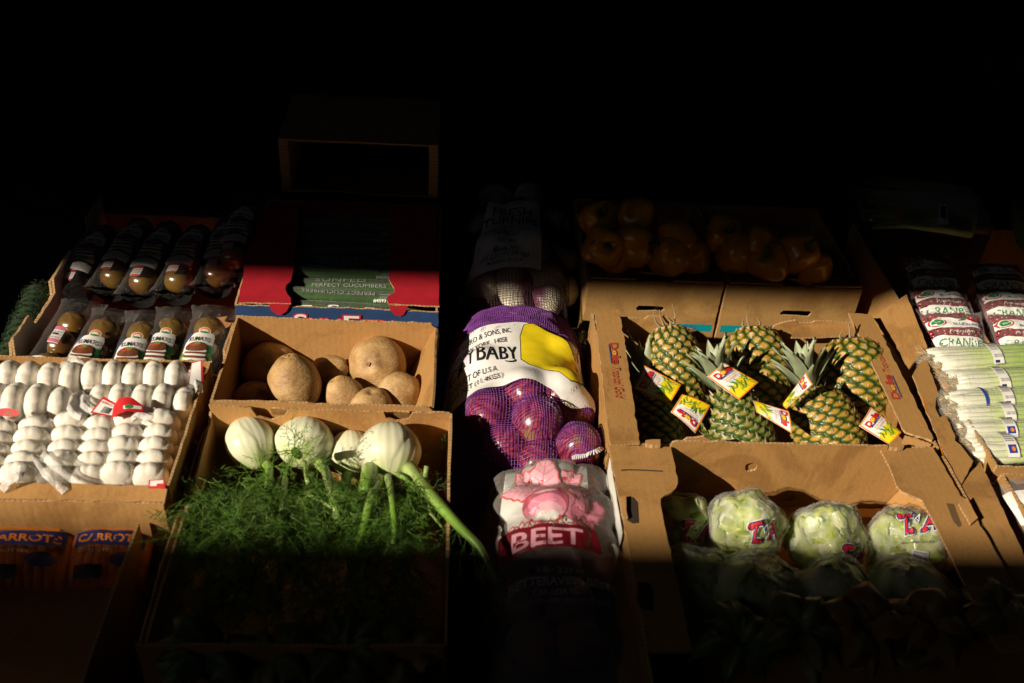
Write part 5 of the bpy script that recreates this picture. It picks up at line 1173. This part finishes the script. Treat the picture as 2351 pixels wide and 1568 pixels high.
    if code:
        d = Decal(); d.rect(-.5, -.7, .5, .7, 'white')
        for k in range(16): y0 = -.6+k*.075; d.rect(-.4, y0, .4, y0+.02+.03*rnd.random(), 'navy')
        d.build('barcode', t, mp(code, -.2, .024), (.25, .25), h0=.0018)
        d = Decal()
        for k in range(3): d.text(('NET WT 17 OZ', 'PRODUCE OF USA', 'SALINAS CA')[k], -.9, -.2-k*.2, .0, .09, 'navy')
        d.build('print', t, mp(V(code)+V((-.35, 0, .05)), 0, .04), (.3, .3), h0=.0016)
    return t
lettuce(1560, 1215, .086, .056, 'wrapped lettuce in the shaded back left corner of its carton', 1, (.2, -.7, .7))
lettuce(1716, 1215, .130, .061, 'tall wrapped lettuce with the T and A logo fully lit, second from the left', 2, (.10, -.62, .62), .22, top=(-.2, .45, .85))
lettuce(1898, 1243, .118, .060, 'wrapped lettuce in the middle with its logo low on the right side', 3, (.30, -.82, .42), -.22, top=(-.1, .5, .85))
lettuce(2076, 1268, .110, .062, 'wrapped lettuce at the right showing a white barcode and the logo on its top', 4, (.0, .05, 1), .05, top=(-.2, .7, .75), code=(-.1, -.8, .6))
lettuce(1580, 1375, .105, .070, 'unlit wrapped lettuce farthest left in the front row', 5, None)
lettuce(1732, 1390, .120, .078, 'unlit wrapped lettuce gathered to a peak, second in the front row', 6, None, code=(.15, -.5, .8), top=(-.05, .3, .95))
lettuce(1905, 1412, .108, .078, 'unlit wrapped lettuce third in the front row, under the middle logo', 7, (.5, -.6, .5), -.3)
lettuce(2085, 1405, .105, .076, 'unlit wrapped lettuce at the right of the front row with a bright glint', 8, None)
# ------------------------------------------------------------------ peppers
M['pepper'] = vcol('yellow_pepper', .3, 0, 60, .05, .3, var=.1); M['pstem'] = simple('pepper_stem', (.04, .09, .02), .6, .3, 60)
def pepper(px, py, z, axis, label, seed, r=.042, sticker=False):
    c = at(px, py, z); m = frame_m(axis); t = thing('bell_pepper', label, 'pepper', (c.x, c.y, z-r), 'yellow peppers in the dim cartons'); n = 4 if seed % 3 else 3; cl = []
    def f(d, th, zz):
        s = math.sqrt(max(0, 1-zz*zz)); k = 1+.09*math.cos(n*th+seed)*s+.04*N3(d.x*2+seed, d.y*2, d.z*2); dm = .35*math.exp(-(s/.28)**2)
        cl.append(mixc((.62, .32, .008), (.55, .20, .005), .5+.5*N3(d.x*1.5, d.y*1.5+seed, d.z*1.5))); return c+m@V((d.x*r*k*(1.05-.12*zz*-1), d.y*r*k*1.05, (d.z-dm*(1 if zz > 0 else -1))*r*1.12))
    vs, fs = blob(48, 30, f); mesh('body', vs, fs, M['pepper'], t, col=cl)
    a, b = tube([c+m@V((0, 0, r*.6)), c+m@V((.002, 0, r*.9)), c+m@V((.008, .003, r*1.35))], [.012, .006, .005], 8); st = mesh('stem', a, b, M['pstem'], t)
    if sticker:
        d = Decal(); d.ell(0, 0, 1, 1.3, 'blue'); d.ell(0, -.2, .3, .3, 'white'); n0 = m@V((.4, -.5, .8)); n0.normalize(); x = V((1, 0, 0)); d.build('sticker', t, lambda a_, b_, h: c+n0*(r*1.0)+x*(a_*.008)+V((0, .3, .9)).normalized()*(b_*.008)+n0*h)
PEP = [(1378, 515, .255, (0, -.5, .8), 'at the back left of the left carton, stem towards us'), (1460, 510, .265, (.2, .9, .3), 'tallest of the heap in the left carton'), (1385, 575, .235, (.1, -.8, .6), 'with a blue sticker, front left of the left carton'), (1455, 572, .235, (.8, -.5, .3), 'in the middle of the left carton'),
       (1545, 560, .24, (.3, .9, .3), 'big smooth one at the right of the left carton'), (1535, 595, .22, (.2, .6, .6), 'drooping over the front, right of the left carton'), (1410, 605, .205, (.2, .9, -.2), 'lying at the front left of the left carton'), (1580, 610, .20, (.8, .4, .2), 'small one in the front right corner of the left carton'),
       (1662, 550, .235, (0, -.6, .7), 'reddest one, far left of the right carton'), (1690, 590, .22, (.1, .7, .6), 'upright long one at the left of the right carton'), (1740, 572, .235, (.3, .9, .2), 'at the back of the right carton'), (1830, 590, .23, (.3, -.5, .8), 'with a dark stem hollow, right of the right carton'), (1765, 622, .215, (-.4, -.5, .8), 'with its green stem to the left, front of the right carton'), (1860, 635, .195, (.9, .3, .1), 'lying at the front right of the right carton')]
for i, (x, y, z, a, l) in enumerate(PEP): pepper(x, y-(20 if y > 600 else 8), z-.008, a, 'yellow pepper '+l, i, sticker=(i == 2))
for xa, xb in ((.175, .436), (.464, .732)):      # the heap rests on more of the same below
    pass
# ------------------------------------------------------------------ cranberry bags
M['cbag'] = film('cranberry_bag_film', milk=.06, milkcol=(.5, .45, .45), rough=.12, bump=.8, bs=40, refl=.45)
M['cran'] = simple('cranberry', (.20, .006, .014), .25, .5, 60, coat=.4)
def cranbag(pts4, label, seed, z, dark=False):
    """pts4: pixel corners of the printed face (bl, br, tr, tl)"""
    q = [at(x, y, zz) for (x, y), zz in zip(pts4, z)]; c = (q[0]+q[1]+q[2]+q[3])/4; n = (q[1]-q[0]).cross(q[3]-q[0]).normalized(); n = n if n.z > 0 else -n
    t = thing('cranberry_bag', label, 'cranberry bag', (c.x, c.y, max(.01, c.z-.04)), 'cranberry bags in the carton')
    def fn(a, b, h):
        e = max(0, (1-(2*a-1)**4)*(1-(2*b-1)**4)); return (q[0]*(1-a)+q[1]*a)*(1-b)+(q[3]*(1-a)+q[2]*a)*b+n*(.016*e+.0035*N3(a*5+seed, b*7)*1.0+.0015*N3(a*16, b*22, seed)+h)
    rnd = random.Random(seed); mb = MB()
    for i in range(9):
        for j in range(12):
            a, b = (i+.5+rnd.uniform(-.2, .2))/9, (j+.5+rnd.uniform(-.2, .2))/12; p = fn(a, b, -.0075); r = rnd.uniform(.0062, .0078)
            vs, fs = blob(10, 7, lambda d, th, zz: p+d*r); mb.add(vs, fs)
    mb.build('cranberries', M['cran'], t, kind='stuff')
    vs = []; fs = []; NX, NY = 28, 36
    for j in range(NY+1):
        for i in range(NX+1): vs.append(fn(i/NX*1.12-.06, j/NY*1.1-.05, .0005))
    for j in range(NY):
        for i in range(NX): k = j*(NX+1)+i; fs.append((k, k+1, k+NX+2, k+NX+1))
    k0 = len(vs); vs += [v-n*.035 if 2 < i % (NX+1) < NX-2 else v-n*.002 for i, v in enumerate(vs)]; fs += [tuple(i+k0 for i in f[::-1]) for f in fs[:]]
    mesh('film', vs, fs, M['cbag'], t)
    d = Decal(); wv = lambda y0, ph: [(x/10, y0+.02*math.sin(x*.6+ph)) for x in range(11)]
    d.poly(wv(.02, 0)+wv(.27, 1)[::-1], 'white'); d.text('CRANBERRIES', .08, .06, 1.45, .15, 'green', .012)
    d.items[-1] = ([v for v in d.items[-1][0]], [f for f in d.items[-1][1] if all(d.items[-1][0][i][0] < .985 for i in f)], 'green', d.items[-1][3])
    d.text('Premium Fresh', .30, .335, 1.12, .08, 'white', 0, .35); d.items[-1] = (d.items[-1][0], [f for f in d.items[-1][1] if all(d.items[-1][0][i][0] < .99 for i in f)], 'white', d.items[-1][3])
    d.poly(wv(.48, 2)+[(1, .62), (.7, .68), (.4, .73), (.2, .74), (0, .68)], 'white'); d.ell(.17, .62, .15, .11, 'cardred'); d.ell(.17, .62, .12, .088, 'white'); d.ell(.17, .62, .10, .073, 'green'); d.text('W', .12, .60, .22, .04, 'white')
    d.text('BLUEWATER', .42, .525, .98, .065, 'navy', .01); d.ell(.6, .66, .08, .022, 'green', .3); d.ell(.72, .67, .035, .025, 'red'); d.ell(.78, .66, .035, .025, 'red')
    d.build('print', t, fn, (.08, .06), h0=.0018, dh=.0002)
    return t
cranbag([(2150, 806), (2262, 808), (2245, 722), (2110, 718)], 'brightest cranberry bag at the carton front, left column', 1, (.165, .165, .185, .185))
cranbag([(2118, 735), (2236, 735), (2205, 662), (2090, 660)], 'cranberry bag tucked behind the brightest one in the left column', 2, (.17, .17, .178, .178))
cranbag([(2100, 668), (2205, 672), (2180, 590), (2070, 590)], 'dim third cranberry bag up the left column', 3, (.16, .16, .175, .175))
cranbag([(2300, 806), (2412, 812), (2392, 728), (2268, 722)], 'lit cranberry bag at the front of the right column, cut by the picture edge', 4, (.165, .165, .185, .185))
cranbag([(2272, 738), (2385, 740), (2362, 668), (2245, 664)], 'cranberry bag behind the front one in the right column', 5, (.17, .17, .178, .178))
cranbag([(2248, 672), (2360, 675), (2340, 610), (2222, 606)], 'dim third cranberry bag up the right column', 6, (.16, .16, .175, .175))
# ------------------------------------------------------------------ wrapped green onions
M['scal'] = vcol('green_onion', .4, .05, 60, .15, .2, var=.1); M['sroot'] = simple('onion_rootlets', (.55, .42, .24), .7, .3, 60); M['sfilm'] = film('onion_bundle_film', milk=.03, milkcol=(.8, .82, .78), rough=.08, spots=.08, bump=1, bs=60, refl=.35)
SCB = [(2122, 832, 2362, 818, .195, 'topmost wrapped bundle of green onions, its roots in a film tip', 5), (2170, 884, 2400, 872, .190, 'second wrapped bundle of green onions from the top', 5), (2158, 928, 2400, 915, .188, 'third wrapped bundle of green onions from the top with a blue mark', 4), (2172, 962, 2400, 953, .184, 'fourth wrapped bundle of green onions from the top', 4), (2186, 997, 2400, 991, .180, 'fifth wrapped bundle of green onions from the top, long label strip', 4), (2206, 1036, 2410, 1030, .176, 'lowest wrapped bundle of green onions against the carton front', 5)]
for bi, (xa, ya, xb, yb_, z, lab, nst) in enumerate(SCB):
    rnd = random.Random(bi+70); A = at(xa, ya, z-.012); B = at(xb, yb_, z-.012); ax = (B-A).normalized(); L = (B-A).length+.12; sd = V((-ax.y, ax.x, 0)); up_ = V((0, 0, 1))
    t = thing('green_onion_bundle', lab, 'green onions', (A.x+.1, A.y, .13), 'wrapped green onion bundles in the carton'); hw = .026 if nst == 5 else .019
    for k in range(nst+5):
        o = (k/(nst+4)*2-1)*hw*.9; zz = .011*math.sqrt(max(0, 1-(o/hw)**2))*(1 if k % 2 else -.3); s0 = rnd.uniform(.008, .025); r = rnd.uniform(.0056, .0084)
        pts = [A+ax*(s0+(L-s0)*u/12)+sd*(o*(1+.05*math.sin(u))+rnd.gauss(0, .0006))+up_*(zz+rnd.gauss(0, .0008)) for u in range(13)]
        rad = [r*(.75 if u == 0 else 1.12 if u == 1 else 1-.01*u) for u in range(13)]
        x, y = tube(pts, rad, 8); cl = []
        for u in range(13):
            for g in range(8): cl.append(mixc(mixc((.82, .83, .70), (.58, .70, .24), (u-1.6)/2), (.26, .45, .05), (u-3.5+1.5*rnd.random())/5))
        mesh('stalk', x, y, M['scal'], t, col=cl)
        if k % 1 == 0:
            mb = MB()
            for h in range(26):
                e = (-ax+sd*rnd.gauss(0, .5)+up_*rnd.gauss(0, .5)).normalized(); l = rnd.uniform(.010, .028); p = pts[0]; x, y = tube([p, p+e*l*.5, p+e*l+V((rnd.gauss(0, .002), rnd.gauss(0, .002), -.001))], [.0007, .0006, .0003], 3, False); mb.add(x, y)
            mb.build('roots', M['sroot'], t, kind='stuff')
    vs = []; fs = []; NU = 28; NS = 26
    for j in range(NS+1):
        s = -.02+(L+.02)*j/NS; e = min(1, max(.12, (s+.022)/.045)) if bi == 0 else min(1, max(.5, (s+.03)/.03))
        for k in range(NU):
            a = 2*math.pi*k/NU; w_ = 1+.05*N3(k*.7, j*.5, bi); vs.append(A+ax*s+sd*((hw+.007)*e*w_*math.cos(a))+up_*((.0205*e*w_)*math.sin(a)+.003))
    for j in range(NS):
        for k in range(NU): fs.append((j*NU+k, j*NU+(k+1) % NU, (j+1)*NU+(k+1) % NU, (j+1)*NU+k))
    mesh('film', vs, fs, M['sfilm'], t)
    lx = (2285, 2300, 2312, 2315, 2318, 2318)[bi]; lc_ = at(lx, ya+(yb_-ya)*(lx-xa)/(xb-xa), z); s0 = (lc_-A).dot(ax)
    def lfn(a, b, h, A=A, ax=ax, sd=sd, s0=s0, hw=hw):
        q = (b-.5)*2.2; return A+ax*(s0+(a-.5)*.022+.004*(b-.5))+sd*((hw+.0085+h)*math.sin(q))+up_*((.0215+h)*math.cos(q)+.003)
    d = Decal(); d.rect(0, 0, 1, 1, 'white'); [d.rect(.12, .45+k*.032, .88, .455+k*.032+.012*rnd.random(), 'black') for k in range(13)]
    if bi in (4, 5): d.rect(.1, .12, .75, .34, 'blue'); d.ell(.5, .23, .16, .06, 'orange')
    else: d.text('GREEN ONION', .1, .2, .9, .1, 'grey'); d.rect(.1, .04, .5, .12, 'navy')
    d.build('label', t, lfn, (.3, .1))
    if bi == 2:
        d = Decal(); d.rect(0, 0, .25, 1, 'blue'); d.build('blue_band', t, lambda a, b, h, lfn=lfn, ax=ax: lfn(a, b, h)-ax*.035, (.3, .1))
# ------------------------------------------------------------------ bagged something in the lower right corner carton
M['clear'] = film('clear_bag', milk=.05, milkcol=(.7, .7, .68), rough=.1, bump=1.2, bs=22, refl=.5); M['dkred'] = simple('dark_red_produce', (.08, .006, .012), .4, .4, 30)
c = at(2380, 1215, .12); t = thing('clear_produce_bag', 'crumpled clear bag with white label at the lower right edge', 'produce bag', (c.x, c.y, .02))
vs, fs = blob(40, 26, lambda d, th, z: c+V((d.x*.085, d.y*.11, d.z*.055))*(1+.06*N3(d.x*3, d.y*3, d.z*3))); mesh('contents', vs, fs, M['dkred'], t)
rf = lambda d: V((d.x*.095, d.y*.125, d.z*.07))*(1+.12*N3(d.x*3+4, d.y*3, d.z*3)+.05*abs(N3(d.x*8, d.y*8, d.z*8)))
vs, fs = blob(60, 36, lambda d, th, z: c+rf(d)); mesh('film', vs, fs, M['clear'], t)
d = Decal(); d.rect(-.5, -.3, .5, .3, 'white'); d.text('FRESH', -.3, -.1, .3, .15, 'green'); d.build('label', t, lambda a, b, h: c+rf(V((a*.9-.35, b*.9-.1, .85)).normalized())*(1.01+h), (.2, .2))
# ------------------------------------------------------------------ dim bundle at the top right
M['celery'] = vcol('celery_stalk', .4, .1, 80, .05, .15, var=.2)
t = thing('celery_bundle', 'dim wrapped bundle of pale green stalks, upper right', 'celery', (at(2110, 480, .26).x, at(2110, 480, .26).y, .2)); rnd = random.Random(8)
for k in range(16):
    y0 = 425+k*6.5; w_ = rnd.uniform(-4, 4); pts = [at(1990+rnd.uniform(-10, 25), y0-18+w_+k*1.2, .27), at(2080, y0-5+w_, .285), at(2170, y0+6+w_*.5, .285), at(2225+10*math.sin(k/16*3.1), y0+14, .27)]
    x, y = tube(pts, [.004, .006, .008, .010], 8); mesh('stalk', x, y, M['celery'], t, col=[mixc((.08, .14, .03), (.45, .5, .26), (i//8)/3) for i in range(len(x))])
vs = []; fs = []
A = at(1985, 470, .27); B = at(2245, 490, .27); ax = (B-A).normalized(); sd = V((-ax.y, ax.x, 0)); L = (B-A).length
for j in range(21):
    for k in range(28):
        a = 6.283*k/28; w_ = (.055+.02*j/20)*(1+.06*N3(k*.6, j*.4)); vs.append(A+ax*(L*j/20)+sd*(w_*math.cos(a))+V((0, 0, .03*math.sin(a)*(1+.1*N3(k, j*.3)))))
for j in range(20):
    for k in range(28): fs.append((j*28+k, j*28+(k+1) % 28, (j+1)*28+(k+1) % 28, (j+1)*28+k))
mesh('film', vs, fs, M['clear'], t)
d = Decal(); d.rect(0, 0, 1, 1, 'orange'); q = [at(x, y, .306) for x, y in ((2058, 498), (2078, 500), (2080, 482), (2060, 480))]; d.build('sticker', t, quadmap(q))
d = Decal(); d.rect(0, 0, 1, 1, 'offwhite'); d.rect(.2, .3, .8, .9, 'black'); q = [at(x, y, .306) for x, y in ((2155, 515), (2178, 516), (2175, 470), (2155, 468))]; d.build('label', t, quadmap(q))
mb = MB(); box_mb(mb, at(1985, 520, .2).x, at(2245, 520, .2).x, at(2100, 545, .2).y, at(2100, 420, .2).y, .002, .235); tag(mb.build('wooden_crate', M['wood'], None, False), 'dark crate under the dim bundle of stalks, upper right', 'crate')
t = thing('leek_bunch', 'barely lit green leaf tips at the far right edge, above the cranberries', 'leeks', (at(2345, 540, .25).x, at(2345, 540, .25).y, .2))
for k in range(7):
    p = at(2330+k*8, 505+k*9, .25); x, y = tube([p+V((0, -.05, -.03)), p, p+V((.02, .06, .02)), p+V((.06, .1, 0))], [.008, .009, .006, .001], 6); mesh('leaf', x, y, M['celery'], t, col=[(.14, .2, .05)]*len(x))
# ------------------------------------------------------------------ bagged carrots, lower left, in shade
M['carrot'] = simple('carrot', (.62, .17, .015), .5, .25, 30, .2, 60); M['kfilm'] = film('carrot_bag_film', milk=.05, milkcol=(.6, .4, .3), rough=.12, bump=.9, bs=30, refl=.4)
for bi, (xa, xb) in enumerate(((-30, 165), (180, 345))):
    q = [at(x, y, z) for x, y, z in ((xa-30, 1350, .10), (xb-25, 1355, .10), (xb, 1212, .128), (xa, 1208, .128))]; c = sum(q, V())/4
    t = thing('carrot_bag', ('printed bag of carrots at the left edge, below the garlic, in shade', 'printed bag of carrots right of the edge one, below the garlic, in shade')[bi], 'carrot bag', (c.x, c.y, .08), 'carrot bags in the carton'); rnd = random.Random(bi)
    n = (q[1]-q[0]).cross(q[3]-q[0]).normalized(); n = n if n.z > 0 else -n
    fn = lambda a, b, h, q=q, n=n, bi=bi: (q[0]*(1-a)+q[1]*a)*(1-b)+(q[3]*(1-a)+q[2]*a)*b+n*(.018*max(0, (1-(2*a-1)**4)*(1-(2*b-1)**6))+.004*N3(a*5+bi*3, b*8)+h)
    for k in range(9):
        a = (k+.5)/9; x, y = tube([fn(a+rnd.gauss(0, .01), .04+u*.23, -.014) for u in range(5)], [.006, .009, .011, .012, .010], 10); mesh('carrot', x, y, M['carrot'], t)
    vs = []; fs = []; NX, NY = 30, 40
    for j in range(NY+1):
        for i in range(NX+1): vs.append(fn(i/NX*1.06-.03, j/NY*1.04-.02, .0005))
    for j in range(NY):
        for i in range(NX): k = j*(NX+1)+i; fs.append((k, k+1, k+NX+2, k+NX+1))
    mesh('film', vs, fs, M['kfilm'], t)
    d = Decal(); d.rect(.02, .62, .98, .86, 'navy'); d.text('CARROTS', .08, .68, .93, .12, 'orange', .03); d.rect(.1, .88, .9, .97, 'orange'); d.ell(.75, .4, .18, .12, 'navy'); d.text('CAROTTES', .12, .5, .6, .05, 'white'); d.rect(.1, .1, .5, .3, 'black')
    d.build('print', t, fn, (.08, .06), h0=.0015, dh=.0002)
# ------------------------------------------------------------------ leafy bunches in the dark foreground
M['leafy'] = vcol('leafy_green', .5, .2, 80, 0, .05, var=.3)
def leafy(px, py, z, label, seed, warm=0, n=16, size=.075):
    rnd = random.Random(seed); c = at(px, py, z); t = thing('leafy_bunch', label, 'greens', (c.x, c.y, max(.01, z-.06)), 'leafy bunches in the dark foreground')
    for k in range(n):
        a = rnd.uniform(0, 6.28); e = V((math.cos(a), math.sin(a), rnd.uniform(.1, .9))).normalized(); sd = e.cross(V((0, 0, 1))).normalized(); nn = sd.cross(e); l = size*rnd.uniform(.7, 1.2); w_ = l*rnd.uniform(.22, .4); vs = []; fs = []; cl = []
        for i in range(9):
            s = i/8
            for j in range(7):
                g = j/3-1; ww = w_*math.sin(math.pi*min(.98, s**.8+.02))**.7; vs.append(c+e*(l*s)+sd*(g*ww)+nn*(.02*math.sin(s*2.5)+.006*math.sin(s*14+g*5+k)*abs(g)-.012*g*g)-V((0, 0, .03*s*s))); cl.append(mixc(mixc((.06, .12, .02), (.35, .12, .015), warm*rnd.uniform(.6, 1.1)), (.3, .34, .16), .7*(j == 3)))
        for i in range(8):
            for j in range(6): b = i*7+j; fs.append((b, b+1, b+8, b+7))
        mesh('leaf', vs, fs, M['leafy'], t, col=cl)
for i, (x, y, z, l, wm) in enumerate(((1700, 1480, .19, 'dark leafy bunch at the bottom, left of the orange-brown ones', 0), (1830, 1460, .2, 'dark leafy bunch at the bottom middle of the lettuce carton', .3), (1980, 1450, .2, 'orange-brown leafy bunch at the bottom, below the middle lettuce', .9), (2120, 1440, .2, 'orange-brown leafy bunch at the bottom, below the barcode lettuce', .8), (2290, 1420, .19, 'leafy bunch in the bottom right corner', .5), (480, 1515, .16, 'barely visible leafy bunch at the bottom, under the fennel at left', 0), (620, 1530, .16, 'barely visible leafy bunch at the bottom, under the fennel middle', .3), (790, 1510, .17, 'barely visible leafy bunch at the bottom, right of the middle under the fennel', .1), (930, 1525, .16, 'barely visible leafy bunch at the bottom, beside the beet bag', .6))): leafy(x, y, z, l, i, wm)
